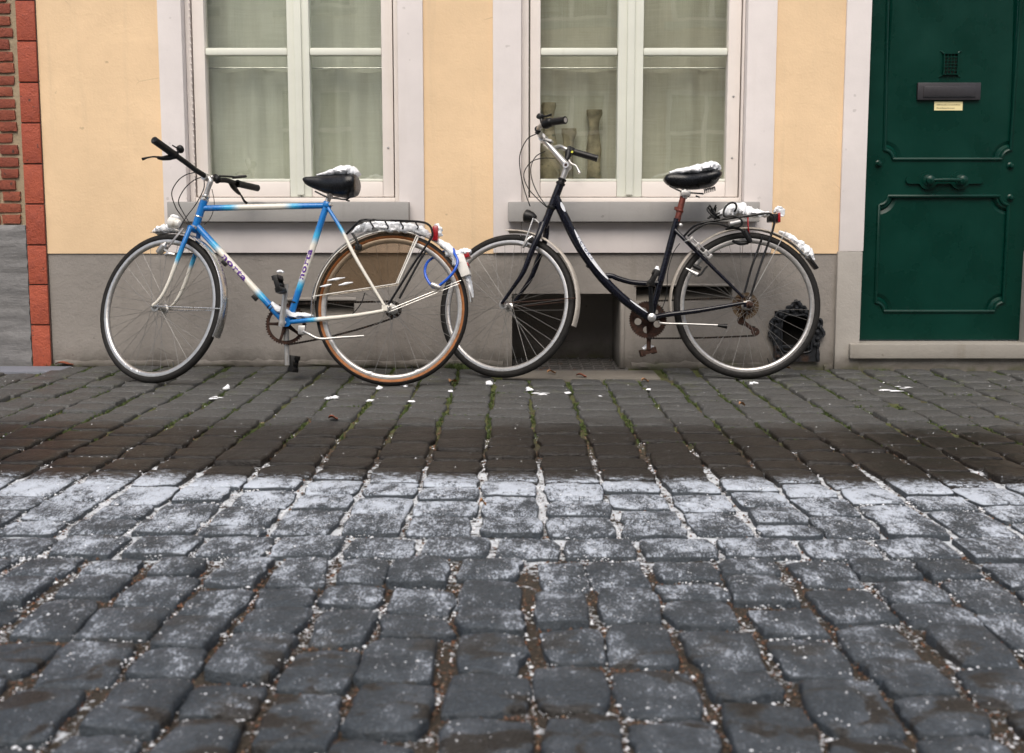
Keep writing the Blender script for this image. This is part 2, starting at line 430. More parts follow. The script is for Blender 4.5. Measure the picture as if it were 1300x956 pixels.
def joint():
    n = NT('joint_dirt'); p = n.pos(); x, y, ed = snow_cover(n, p)
    a = n.noise(p, 14, 6, 0.7); b = n.noise(p, 130, 4, 0.7); d = n.noise(p, 60, 3, 0.6)
    c = n.mix(n.maprange(b, 0.3, 0.7, 0, 1), (0.014, 0.011, 0.008), (0.085, 0.065, 0.045))
    c = n.mix(n.step(d, 0.60, 0.68), c, (0.20, 0.085, 0.04))
    c = n.mix(n.step(n.noise(p, 95, 2), 0.68, 0.74), c, (0.26, 0.21, 0.15))
    g = n.math('MULTIPLY', n.step(y, -2.05, -1.45), n.step(a, 0.36, 0.52))
    g2 = n.math('MULTIPLY', n.math('SUBTRACT', 1.0, n.step(y, -3.2, -2.9)), n.step(a, 0.62, 0.7))
    c = n.mix(n.math('MAXIMUM', g, g2), c, n.mix(n.maprange(b, 0.3, 0.7, 0, 1), (0.045, 0.056, 0.012), (0.13, 0.148, 0.04)))
    lv = n.math('MULTIPLY', n.math('SUBTRACT', 1.0, n.step(y, -2.3, -1.55)), n.maprange(y, -2.95, -3.25, 1.0, 0.72))
    f = n.math('ADD', n.math('ADD', n.math('MULTIPLY', a, 0.5), n.math('MULTIPLY', d, 0.35)), n.math('MULTIPLY', b, 0.25))
    th = n.math('SUBTRACT', 0.84, n.math('MULTIPLY', lv, 0.36))
    sn = n.step(f, th, n.math('ADD', th, 0.05))
    c = n.mix(sn, c, (0.74, 0.78, 0.83))
    return n.fin(c, 0.9, 0, n.bump(n.math('ADD', n.math('ADD', a, b), n.math('MULTIPLY', sn, 0.6)), 0.9, 0.012))
M['joint'] = joint()
def snowmat():
    n = NT('snow'); p = n.pos()
    h = n.math('ADD', n.noise(p, 60, 5, 0.7), n.math('MULTIPLY', n.noise(p, 350, 3, 0.7), 0.6))
    c = n.mix(n.noise(p, 18, 4), (0.80, 0.83, 0.88), (0.90, 0.91, 0.93))
    return n.fin(c, 0.8, 0, n.bump(h, 0.55, 0.008), **{'Subsurface Weight': 0.0})
M['snow'] = snowmat()

# ---- window things
def glass():
    n = NT('window_glass')
    tr = n.n('BsdfTransparent'); tr.inputs[0].default_value = (0.93, 0.95, 0.925, 1)
    gl = n.n('BsdfGlossy'); gl.inputs['Roughness'].default_value = 0.015
    wv = n.noise(n.pos(), 2.2, 2)
    n.set(gl.inputs['Normal'], n.bump(wv, 0.02, 0.05))
    fr = n.n('Fresnel'); fr.inputs[0].default_value = 2.5
    mx = n.n('MixShader')
    front = n.math('SUBTRACT', 1.0, n.n('NewGeometry').outputs['Backfacing'])
    n.set(mx.inputs[0], n.math('MULTIPLY', fr.outputs[0], front)); n.set(mx.inputs[1], tr.outputs[0]); n.set(mx.inputs[2], gl.outputs[0])
    n.t.links.new(mx.outputs[0], n.out.inputs['Surface'])
    return n.m
M['glass'] = glass()
def linen(name, c1, c2):
    n = NT(name); p = n.pos()
    wx = n.noise(n.vscale(p, (260, 60, 6)), 1, 2); wz = n.noise(n.vscale(p, (6, 6, 260)), 1, 2)
    w = n.math('ADD', wx, wz)
    blot = n.noise(p, 4, 4)
    c = n.mix(n.maprange(w, 0.75, 1.25, 0, 1), c1, c2)
    c = n.mix(n.maprange(blot, 0.35, 0.65, 0, 0.35), c, tuple(q * 0.7 for q in c1))
    return n.fin(c, 0.95, 0, n.bump(w, 0.15, 0.002))
M['linen'] = linen('linen_curtain', (0.62, 0.61, 0.53), (0.72, 0.71, 0.64))
M['linen2'] = linen('linen_curtain_brown', (0.53, 0.50, 0.42), (0.64, 0.61, 0.53))
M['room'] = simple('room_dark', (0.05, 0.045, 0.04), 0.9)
M['ceramic'] = simple('old_ceramic', (0.30, 0.25, 0.17), 0.55, var=0.5, sc=18, dirt=(0.12, 0.12, 0.08), dsc=25)

# ---- door
def doorpaint():
    n = NT('green_gloss_paint'); p = n.pos()
    a = n.noise(p, 5, 5); b = n.noise(n.vscale(p, (90, 90, 4)), 1, 3)
    c = n.mix(n.maprange(a, 0.35, 0.7, 0, 1), (0.0005, 0.024, 0.0165), (0.0007, 0.032, 0.0225))
    c = n.mix(n.math('MULTIPLY', n.step(n.noise(p, 30, 3), 0.66, 0.76), 0.25), c, (0.03, 0.05, 0.045))
    return n.fin(c, n.maprange(a, 0.3, 0.7, 0.24, 0.34), 0, n.bump(n.math('ADD', b, n.noise(p, 40, 3)), 0.10, 0.004), **{'Specular IOR Level': 0.28})
M['green'] = doorpaint()
M['iron'] = simple('black_cast_iron', (0.016, 0.018, 0.022), 0.5, 0.3, var=0.4, sc=50, bump=0.5, dirt=(0.06, 0.03, 0.015))
M['gunmetal'] = simple('grey_metal_plate', (0.045, 0.043, 0.048), 0.42, 0.4, sc=60)
M['paper'] = simple('yellow_label', (0.80, 0.70, 0.38), 0.7, var=0.04)
M['ink'] = simple('grey_ink', (0.33, 0.28, 0.16), 0.8)
M['grate'] = simple('grate_iron', (0.085, 0.08, 0.076), 0.6, 0.1, var=0.3, dirt=(0.10, 0.045, 0.02))

# ---- bicycle materials
def paint_attr():
    n = NT('blue_white_frame_paint'); p = n.pos()
    c = n.n('Attribute', attribute_name='col').outputs['Color']
    d = n.step(n.noise(p, 38, 5, 0.7), 0.60, 0.72)
    c = n.mix(n.math('MULTIPLY', d, 0.45), c, (0.30, 0.24, 0.18))
    chips = n.step(n.noise(p, 160, 2, 0.5), 0.72, 0.75)
    c = n.mix(chips, c, (0.12, 0.07, 0.05))
    return n.fin(c, n.maprange(n.noise(p, 60, 3), 0.3, 0.7, 0.22, 0.4), 0, None, **{'Coat Weight': 0.3})
M['bluepaint'] = paint_attr()
M['navypaint'] = simple('navy_frame_paint', (0.0028, 0.0034, 0.0085), 0.22, var=0.4, sc=40, dirt=(0.03, 0.03, 0.034), dsc=70, dth=(0.74, 0.77), spec=.4)
M['chrome'] = simple('worn_chrome', (0.62, 0.61, 0.59), 0.25, 0.95, var=0.1, sc=50, dirt=(0.28, 0.2, 0.13), dsc=35, dth=(0.62, 0.75))
M['alloy'] = simple('dull_alloy', (0.50, 0.49, 0.48), 0.36, 0.8, var=0.12, sc=60, dirt=(0.3, 0.26, 0.2), dsc=45, dth=(0.62, 0.78))
M['spoke'] = simple('spoke_steel', (0.20, 0.195, 0.19), 0.4, 0.5, var=0.2)
M['rubber'] = simple('tyre_rubber', (0.011, 0.010, 0.0095), 0.7, var=0.35, sc=40, bump=0.4, dirt=(0.04, 0.034, 0.028), dsc=20, dth=(0.6, 0.85), spec=.3)
M['gum'] = simple('tan_sidewall', (0.27, 0.098, 0.026), 0.7, var=0.25, sc=35, dirt=(0.10, 0.05, 0.025), dsc=22)
M['blackplastic'] = simple('black_plastic', (0.0055, 0.0055, 0.006), 0.4, var=0.3, sc=50, bump=0.15, spec=.35)
M['vinyl'] = simple('black_vinyl', (0.0045, 0.005, 0.007), 0.3, var=0.3, sc=60, bump=0.2, spec=.4)
M['blacksteel'] = simple('black_steel_rod', (0.005, 0.005, 0.006), 0.32, 0.0, var=0.3, sc=60, dirt=(0.03, 0.02, 0.014), dsc=70, dth=(0.7, 0.76), spec=.4)
M['rust'] = simple('rusty_steel', (0.048, 0.020, 0.012), 0.8, 0.2, var=0.6, sc=70, bump=0.6, dirt=(0.03, 0.018, 0.014), dsc=55, dth=(0.5, 0.65))
M['maroon'] = simple('rusted_maroon_post', (0.115, 0.022, 0.013), 0.55, 0.2, var=0.5, sc=40, dirt=(0.05, 0.02, 0.012))
M['chain'] = simple('oily_chain', (0.022, 0.017, 0.014), 0.5, 0.6, var=0.6, sc=200, bump=0.8, dirt=(0.09, 0.04, 0.02), dsc=60)
M['fenderwhite'] = simple('off_white_mudguard', (0.55, 0.50, 0.44), 0.35, 0.25, var=0.12, sc=25, dirt=(0.22, 0.12, 0.07), dsc=22, dth=(0.6, 0.72), coat=0.2)
M['fenderchrome'] = simple('chrome_mudguard', (0.60, 0.585, 0.57), 0.2, 0.9, var=0.08, sc=30, dirt=(0.40, 0.30, 0.22), dsc=14, dth=(0.62, 0.8))
M['redlens'] = simple('red_lens', (0.30, 0.006, 0.012), 0.25, var=0.15, coat=0.5)
M['whitepl'] = simple('white_plastic', (0.72, 0.70, 0.66), 0.45, var=0.08, dirt=(0.4, 0.36, 0.3), dsc=20)
M['bluecable'] = simple('blue_cable_sheath', (0.006, 0.085, 0.50), 0.3, var=0.12, coat=0.3)
M['purple'] = simple('purple_decal', (0.085, 0.018, 0.23), 0.4, var=0.25, sc=80)
M['pink'] = simple('red_decal_edge', (0.45, 0.06, 0.08), 0.4)
M['decalwhite'] = simple('white_decal', (0.66, 0.68, 0.72), 0.4, var=0.12, sc=60)
M['decalblue'] = simple('navy_decal', (0.02, 0.04, 0.13), 0.4)
def smoky():
    n = NT('smoky_dress_guard'); p = n.pos()
    tr = n.n('BsdfTransparent'); tr.inputs[0].default_value = (0.82, 0.73, 0.62, 1)
    pb = n.b; n.set(pb.inputs['Base Color'], n.mix(n.noise(p, 30, 4), (0.07, 0.045, 0.025), (0.13, 0.085, 0.05))); pb.inputs['Roughness'].default_value = 0.22
    mx = n.n('MixShader'); n.set(mx.inputs[0], n.maprange(n.noise(p, 14, 5, 0.7), 0.3, 0.7, 0.08, 0.24))
    n.set(mx.inputs[1], tr.outputs[0]); n.set(mx.inputs[2], pb.outputs[0])
    n.t.links.new(mx.outputs[0], n.out.inputs['Surface'])
    return n.m
M['smoky'] = smoky()
def gritmat():
    n = NT('joint_grit'); p = n.pos()
    r = n.n('ValToRGB'); n.set(r.inputs[0], n.noise(p, 160, 1, 0.4))
    e = r.color_ramp.elements; e[0].position = 0.3; e[0].color = (0.03, 0.024, 0.018, 1); e[1].position = 0.72; e[1].color = (0.30, 0.24, 0.17, 1)
    for ps, cc in ((0.42, (0.10, 0.06, 0.035)), (0.52, (0.05, 0.045, 0.04)), (0.6, (0.22, 0.075, 0.03))):
        q = e.new(ps); q.color = (*cc, 1)
    return n.fin(r.outputs[0], 0.85)
M['grit'] = gritmat()
M['leaf'] = simple('dead_leaf', (0.20, 0.055, 0.025), 0.7, var=0.5, sc=60)
M['leafy'] = simple('dead_leaf_tan', (0.38, 0.19, 0.085), 0.7, var=0.4, sc=60)
M['grass'] = simple('moss_green', (0.062, 0.09, 0.022), 0.8, var=0.5, sc=60)
# ================================================================ ground with the bed of the joints
GX0, GX1, GY0, GY1 = -0.035, 0.578, -0.078, 0.42       # area-way under the cellar grate
def ground():
    def axis(lo, hi, st, far, cuts):
        a = [lo + st * i for i in range(int((hi - lo) / st) + 1)]
        a = [v for v in a if all(abs(v - c) > 0.02 for c in cuts)] + [c + e for c in cuts for e in (-0.003, 0.003)]
        return sorted(a + far)
    xs = axis(-4.2, 4.2, 0.045, [-60, -20, -8, 8, 20, 60], [GX0, GX1])
    ys = axis(-5.4, 0.5, 0.04, [-60, -25, -11, -8], [GY0]) + [0.9]
    ys = sorted(ys)
    vs, fs = [], []
    for y in ys:
        for x in xs:
            z = gz(x, y) - 0.013 + 0.006 * noise.noise(V((x * 9, y * 9, 3)))
            if y < -2.95: z -= 0.002
            if GX0 < x < GX1 and y > GY0: z = -0.35
            elif y > 0.02: z -= 0.05
            vs.append((x, y, z))
    nx = len(xs)
    for j in range(len(ys) - 1):
        for i in range(nx - 1):
            fs.append((j * nx + i, j * nx + i + 1, (j + 1) * nx + i + 1, (j + 1) * nx + i))
    g = MB().add(vs, fs).build('ground', M['joint'])
    return tag(g, kind='structure')
ground()

# ---------------------------------------------------------------- cobbles
STONES = []
def lay():
    rnd = random.Random(11)
    def col(xa, xb, y_top, y_bot, lmin, lmax, jx, jy, irr):
        y = y_top
        while y > y_bot:
            L = rnd.uniform(lmin, lmax)
            if y - L < y_bot + 0.08: L = y - y_bot
            o = max(-.012, min(.012, rnd.gauss(0, 0.006 * irr))); w_ = rnd.uniform(-0.005, 0.004) * irr
            STONES.append((xa + jx / 2 + o - w_, xb - jx / 2 + o + w_, y - L + jy / 2, y - jy / 2, irr, rnd.random()))
            y -= L
    k = 0
    x = 0.075 - 0.166 * 24
    while x < 4.0:
        w = rnd.uniform(0.156, 0.178)
        top = -0.012 - rnd.random() * 0.03
        xc = x + w / 2
        if -0.06 < xc < 0.72: top = -0.372
        if xc < -2.19 : top = -0.235
        rnd2 = rnd.uniform(-0.012, 0.012)
        col(x, x + w, top, -2.90 + rnd2, 0.135, 0.205, 0.0125, 0.0125, 0.55)
        x += w
    x = -3.9                                         # one course of long stones
    while x < 3.9:
        w = rnd.uniform(0.155, 0.195)
        STONES.append((x + 0.006, x + w - 0.006, -3.055 + rnd.uniform(-.006, .006), -2.918, 0.6, rnd.random())); x += w
    x = -3.9                                         # rougher setts of the carriageway
    while x < 3.9:
        w = rnd.uniform(0.125, 0.15)
        col(x, x + w, -3.068 - rnd.uniform(0, 0.02), -5.35, 0.105, 0.21, 0.0135, 0.012, 1.0)
        x += w
lay()
def stone_mesh(mb, st, n=8):
    x0, x1, y0, y1, irr, rn = st
    r = random.Random(int(rn * 1e9))
    cx, cy, hx, hy = (x0 + x1) / 2, (y0 + y1) / 2, (x1 - x0) / 2, (y1 - y0) / 2
    q = 0.007 * irr + 0.002
    cor = [[V((r.uniform(-q, q), r.uniform(-q, q))) for _ in (0, 1)] for _ in (0, 1)]
    tx, ty = r.gauss(0, 0.014 * irr), r.gauss(0, 0.022 * irr)
    ro = r.gauss(0, 0.030 * irr)
    dz = r.gauss(0, 0.0028 * (0.5 + irr)) + 0.002
    dome = 0.0012 + 0.0026 * irr
    so = V((r.random() * 50, r.random() * 50, r.random() * 50))
    rc = 0.10 + 0.10 * irr
    def top(u, v):
        a, b = (u + 1) / 2, (v + 1) / 2
        j = cor[0][0] * (1 - a) * (1 - b) + cor[1][0] * a * (1 - b) + cor[0][1] * (1 - a) * b + cor[1][1] * a * b
        X = hx * u * (1 - rc * v * v * u * u * 0.5) + j.x
        Y = hy * v * (1 - rc * v * v * u * u * 0.5) + j.y
        X, Y = X - ro * Y, Y + ro * X
        wob = 0.0055 * (0.5 + irr)
        X += wob * noise.noise(so + V((u * 1.3, v * 2.2, 0))) * 1.4
        Y += wob * noise.noise(so + V((u * 2.2, v * 1.3, 9))) * 1.4
        if max(abs(u), abs(v)) > .9:
            X += 0.0030 * noise.noise(so + V((u * 4, v * 6, 20))); Y += 0.0030 * noise.noise(so + V((u * 6, v * 4, 30)))
        e = max(abs(u), abs(v))
        z = dz + tx * X + ty * Y + dome * (1 - 0.5 * (u * u + v * v)) - dome * 0.5
        z += 0.0035 * (0.4 + irr) * noise.noise(so + V((u * 1.6, v * 1.6, 4)))
        z -= 0.0065 * max(0, (e - 0.89) / 0.11) ** 1.7
        return V((cx + X, cy + Y, gz(cx + X, cy + Y) + z))
    us = [-1, -0.955, -0.88] + [-0.88 + 1.76 * i / (n - 5) for i in range(1, n - 5)] + [0.88, 0.955, 1]
    m = len(us)
    vs = [top(u, v) for v in us for u in us]
    fs = [(j * m + i, j * m + i + 1, (j + 1) * m + i + 1, (j + 1) * m + i) for j in range(m - 1) for i in range(m - 1)]
    ring = [i for i in range(m)] + [j * m + m - 1 for j in range(1, m)] + [(m - 1) * m + i for i in range(m - 2, -1, -1)] + [j * m for j in range(m - 2, 0, -1)]
    k = len(vs)
    vs += [vs[i] - V((0, 0, 0.05)) for i in ring]
    nr = len(ring)
    fs += [(ring[i], k + i, k + (i + 1) % nr, ring[(i + 1) % nr]) for i in range(nr)]
    cl = [(rn, abs(v), max(abs(u), abs(v))) for v in us for u in us] + [(rn, 1.0, 1.0)] * nr
    mb.add(vs, fs, 0, cl)
    return top
def finish_stone(o):
    me = o.data
    ca = me.color_attributes.get('col')
    at = me.attributes.new('rnd', 'FLOAT', 'POINT')
    buf = [0.0] * (4 * len(me.vertices)); ca.data.foreach_get('color', buf)
    at.data.foreach_set('value', buf[::4])
    for nm, k in (('edv', 1), ('edg', 2)):
        q = me.attributes.new(nm, 'FLOAT', 'POINT'); q.data.foreach_set('value', buf[k::4])
pav = MB()
pav.box((-60, -5.39, -0.52), (60, 0.0, -0.42))
paving = tag(pav.build('street_paving', M['joint'], smooth=0), kind='structure')
def vis_area(s):
    p = [proj(V((x, y, 0))) for x, y in ((s[0], s[2]), (s[1], s[2]), (s[1], s[3]), (s[0], s[3]))]
    cxp, cyp = sum(q[0] for q in p) / 4, sum(q[1] for q in p) / 4
    if not (-30 < cxp < 1330 and cyp < 980): return 0
    return abs(sum(p[i][0] * p[(i + 1) % 4][1] - p[(i + 1) % 4][0] * p[i][1] for i in range(4))) / 2
STONES.sort(key=vis_area, reverse=True)
TOPS = []
rest = MB()
for i, s in enumerate(STONES):
    if i < 300:
        mb = MB(); TOPS.append((s, stone_mesh(mb, s, 9)))
        finish_stone(mb.build('cobblestone', M['cobble'], paving, smooth=60))
    else:
        TOPS.append((s, stone_mesh(rest, s, 7)))
ro = rest.build('small_cobblestones', M['cobble'], paving, smooth=60)
finish_stone(ro); ro['kind'] = 'stuff'

# slab in front of the grate, slab at the neighbour's foot
mb = MB(); mb.box((-0.045, -0.362, -0.05), (0.70, GY0 - 0.004, 0.003)); 
tag(mb.build('stone_slab', M['kerbslab'], bevel=0.006), 'worn pale stone slab in front of the cellar grate', 'slab')
mb = MB(); mb.box((-3.6, -0.225, -0.05), (-2.20, -0.03, 0.017))
tag(mb.build('stone_slab', M['slab'], bevel=0.005), 'smooth blue grey slab at the foot of the brick neighbour', 'slab')

# ================================================================ the cream house
HX0, HX1, HZ = -2.309, 4.6, 3.5
house = empty('town_house', (1.0, 0.0, 0.0), 'cream plastered town house with grey plinth, two windows and a green door', 'house')
PZ = 0.577
WL = dict(o0=-1.719, o1=-0.433, i0=-1.603, i1=-0.556, px=(235, 245, 247, 262, 366, 394, 485, 499, 505))
WR = dict(o0=-0.093, o1=1.286, i0=0.046, i1=1.144, px=(662, 671, 673, 686, 784, 816, 923, 939, 946))
SZ, WTOP = 0.832, 2.5
D0, D1, DZ0, DZ1 = 1.743, 2.595, 0.131, 2.35
DO0, DO1 = 1.622, 2.72
NI = (0.0, 0.542, -0.10, 0.377)
S0 = (-1.12, -0.79, 0.268, 0.343); S1 = (0.62, 1.10, 0.340, 0.412)
BS = (1.315, 1.52, 0.055, 0.29)
holes_hi = [(w['o0'] + .02, w['o1'] - .02, PZ - 1, WTOP + 0.09) for w in (WL, WR)] + [(DO0 + .02, DO1 - .02, PZ - 1, DZ1 + 0.1)]
wall_sheet(MB(), HX0, HX1, PZ, HZ, 0.0, holes_hi, 0.10).build('wall', M['cream'], house, smooth=0)
wall_sheet(MB(), HX0, DO0 + .02, -0.2, PZ, 0.006, [NI, S0, S1, BS], 0.10).build('plinth', M['plinth'], house, smooth=0)
wall_sheet(MB(), DO1 - .02, HX1, -0.2, PZ, 0.006, [], 0.10).build('plinth', M['plinth'], house, smooth=0)
# rough cement fillet along the foot of the plinth
def fillet(xa, xb):
    n = max(3, int((xb - xa) / 0.03))
    pts = [V((xa + (xb - xa) * i / n, 0.004, gz(xa, 0) + 0.004 + 0.006 * noise.noise(V((xa + i * 0.21, 1, 0))))) for i in range(n + 1)]
    MB().tube(pts, [0.012] * 3, 8, up=V((0, 0, 1)), rb=0.020, nz=0.5).build('cement_fillet', M['plinth'], house)
fillet(HX0 + 0.01, GX0 - 0.01); fillet(0.60, BS[0] - 0.05); fillet(BS[1] + 0.05, DO0 - 0.01)
# niche of the cellar window
mb = MB()
a, b, c, d = NI
mb.add([(a, .1, c), (a, .42, c), (a, .42, d), (a, .1, d)], [(0, 1, 2, 3)])
mb.add([(b, .1, c), (b, .42, c), (b, .42, d), (b, .1, d)], [(0, 1, 2, 3)])
mb.add([(a, .1, d), (b, .1, d), (b, .42, d), (a, .42, d)], [(0, 1, 2, 3)])
mb.add([(a, .42, c), (b, .42, c), (b, .42, d), (a, .42, d)], [(0, 1, 2, 3)])
mb.build('cellar_niche', M['plinth'], house, smooth=0)
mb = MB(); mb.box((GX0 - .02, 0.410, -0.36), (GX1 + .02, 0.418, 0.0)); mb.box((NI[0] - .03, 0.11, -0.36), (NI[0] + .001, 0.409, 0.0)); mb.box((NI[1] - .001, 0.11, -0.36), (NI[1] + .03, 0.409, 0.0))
mb.build('pit_shade_panel', M['dark'], house, smooth=0)['kind'] = 'stuff'  # near-black panels added to paint the shade below the grate
mb = MB(); mb.box((b + 0.002, -0.004, 0.0), (b + 0.022, 0.02, d + 0.01))
mb.build('niche_arris', M['plinth'], house, bevel=0.006)
# slot vents: back, sloped sill, broken edge
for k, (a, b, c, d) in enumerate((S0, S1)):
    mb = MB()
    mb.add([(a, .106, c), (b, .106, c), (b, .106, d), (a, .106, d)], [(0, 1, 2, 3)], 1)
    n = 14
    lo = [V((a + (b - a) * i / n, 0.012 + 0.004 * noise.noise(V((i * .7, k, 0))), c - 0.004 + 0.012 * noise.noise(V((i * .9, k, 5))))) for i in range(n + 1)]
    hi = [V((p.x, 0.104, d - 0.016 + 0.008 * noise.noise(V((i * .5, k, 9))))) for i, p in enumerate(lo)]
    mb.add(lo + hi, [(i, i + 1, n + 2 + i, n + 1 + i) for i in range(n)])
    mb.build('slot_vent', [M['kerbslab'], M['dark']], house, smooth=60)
    mb = MB(); mb.tube([V((a - .01, 0.006, d + 0.006)), V(((a + b) / 2, 0.004, d + 0.008)), V((b + .01, 0.006, d + 0.005))], 0.008, 8, nz=0.6)
    mb.build('vent_lintel', M['plinth'], house)

# ---- windows
def window(w, curt, idx):
    o0, o1, i0, i1 = w['o0'], w['o1'], w['i0'], w['i1']
    yf = -0.013
    sr = MB()
    sr.box((o0, yf, PZ + 0.004), (i0, 0.05, WTOP)); sr.build('window_surround', M['stone'], house, bevel=0.004)
    sr = MB(); sr.box((i1, yf, PZ + 0.004), (o1, 0.05, WTOP)); sr.build('window_surround', M['stone'], house, bevel=0.004)
    sr = MB(); sr.box((o0, yf, WTOP + .001), (o1, 0.05, WTOP + 0.12)); sr.build('window_surround', M['stone'], house, bevel=0.004)
    sr = MB(); sr.box((i0 + .001, yf + 0.002, PZ + 0.004), (i1 - .001, 0.05, SZ - 0.1)); sr.build('apron', M['stone'], house, bevel=0.003)
    sl = MB()
    s0, s1 = (W(212, 270, -.075).x, W(519, 270, -.075).x) if idx == 0 else (W(645, 270, -.075).x, W(965, 270, -.075).x)
    sl.box((s0, -0.075, SZ - 0.098), (s1, 0.08, SZ)); sl.build('window_sill', M['sill'], house, bevel=0.007)
    # casement
    win = MB()
    yF = 0.042
    X = [W(p, 150, yF).x for p in w['px']]
    X[0], X[8] = i0 + 0.001, i1 - 0.001
    zb0, zb1 = SZ + 0.001, SZ + 0.022
    win.box((X[0], yF, zb0), (X[1], 0.14, WTOP - .002)); win.box((X[8] - (X[8] - X[7]) + 0.006, yF, zb0), (X[8], 0.14, WTOP - .002))
    win.box((X[1] + .0005, yF, zb0), (X[7] + 0.0055, 0.14, zb1)); win.box((X[1] + .0005, yF, WTOP - 0.05), (X[7] + 0.0055, 0.14, WTOP - .002))
    wo = win.build('window', M['wood'], house, bevel=0.0025)
    yS = yF + 0.006
    def member(a, b, mat='wood', bev=0.005):
        q = MB(); q.box(a, b); return q.build('sash_bar', M[mat], wo, bevel=bev)
    zg0 = 0.945; zr1 = WTOP - 0.053
    xm = (X[4] + X[5]) / 2
    zs0 = SZ + 0.0255
    member((X[2], yS, zs0), (X[3], 0.115, zr1), 'wood'); member((X[6], yS, zs0), (X[7], 0.115, zr1), 'wood')
    member((X[4], yS, zs0), (xm - 0.0008, 0.115, zr1), 'sash'); member((xm + 0.0008, yS, zs0), (X[5], 0.115, zr1), 'sash')
    q = MB(); q.box((xm - 0.018, yS - 0.012, zs0 + .01), (xm + 0.018, yS - 0.001, zr1)); q.build('cover_strip', M['sash'], wo, bevel=0.004)
    for (xa, xb) in ((X[3], X[4]), (X[5], X[6])):
        member((xa + .0005, yS + 0.001, zs0), (xb - .0005, 0.114, zg0 - 0.012), 'wood')
        member((xa + .0005, yS + 0.006, zg0 - 0.0115), (xb - .0005, 0.113, zg0 + 0.002), 'sash', 0.004)
        member((xa + .0005, yS + 0.001, zr1 - 0.07), (xb - .0005, 0.114, zr1))
        member((xa + .0005, yS + 0.004, 1.549), (xb - .0005, 0.105, 1.585), 'sash', 0.009)
        for z0, z1 in ((zg0 + .0025, 1.5485), (1.5855, zr1 - .0705)):
            q = MB(); q.box((xa + .001, 0.088, z0), (xb - .001, 0.092, z1)); q.build('pane', M['glass'], wo, smooth=0)
    for zz in (1.05, 1.35) if idx else (1.1,):
        q = MB(); q.lathe([(0.0, -0.004), (0.005, -0.003), (0.006, 0.001)], V((X[6] + 0.012 + (X[7] - X[6]) * 0.3, yS - 0.001, zz)), V((0, 1, 0)), 10)
        q.build('screw_cover', M['alloy'], wo)
    # bead of little holes in the weatherstrip of the hinge side
    if idx == 0:
        q = MB(); xx = (X[0] + X[1]) / 2 + 0.012
        for i in range(46): q.lathe([(0.0, -0.0025), (0.004, -0.002), (0.005, 0.001)], V((xx, yF, 0.9 + i * 0.032)), V((0, 1, 0)), 8)
        q.build('weather_beading', M['wood'], wo)['kind'] = 'stuff'
    # curtains
    rc = random.Random(idx + 3)
    def curtain(name, xa, xb, z0, z1, y, amp, wl, scal):
        nx, nz = 90, 24; vs = []
        ph = rc.random() * 6
        for j in range(nz + 1):
            for i in range(nx + 1):
                u, v = i / nx, j / nz
                x = xa + (xb - xa) * u
                zt = z1 - scal * (0.5 + 0.5 * math.sin(x * 17 + ph)) * 1.0
                z = z0 + (zt - z0) * v
                yy = y + amp * (math.sin(x * wl + ph + 0.7 * math.sin(x * 5)) + 0.5 * math.sin(x * wl * 2.3 + 1)) * (0.5 + 0.5 * v) + 0.01 * noise.noise(V((x * 3, z * 3, idx)))
                vs.append((x, yy, z))
        fs = [(j * (nx + 1) + i, j * (nx + 1) + i + 1, (j + 1) * (nx + 1) + i + 1, (j + 1) * (nx + 1) + i) for j in range(nz) for i in range(nx)]
        return MB().add(vs, fs).build(name, M[curt], None, smooth=80)
    lab = 'the window behind the blue bicycle' if idx == 0 else 'the window behind the black bicycle'
    c1 = curtain('curtain', i0 - .05, i1 + .05, 0.87, 1.50, 0.20, 0.017, 26, 0.015)
    tag(c1, 'short linen curtain across the lower panes of ' + lab, 'curtain')
    c2 = curtain('curtain', i0 - .05, i1 + .05, 1.40, 2.45, 0.27, 0.020, 20, 0.0)
    tag(c2, 'sheer linen curtain in the upper panes of ' + lab, 'curtain')
    q = MB(); q.tube([V((i0 - .05, 0.205, 1.507)), V((i1 + .05, 0.205, 1.507))], 0.004, 8)
    tag(q.build('curtain_rod', M['alloy']), 'thin curtain rod behind the glazing bar of ' + lab, 'curtain rod')
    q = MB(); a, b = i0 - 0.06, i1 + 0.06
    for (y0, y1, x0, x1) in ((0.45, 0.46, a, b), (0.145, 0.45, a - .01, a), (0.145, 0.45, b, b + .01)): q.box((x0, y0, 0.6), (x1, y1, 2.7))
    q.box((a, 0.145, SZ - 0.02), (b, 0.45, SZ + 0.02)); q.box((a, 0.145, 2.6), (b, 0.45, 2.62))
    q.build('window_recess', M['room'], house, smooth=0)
    return wo
window(WL, 'linen', 0)
window(WR, 'linen2', 1)
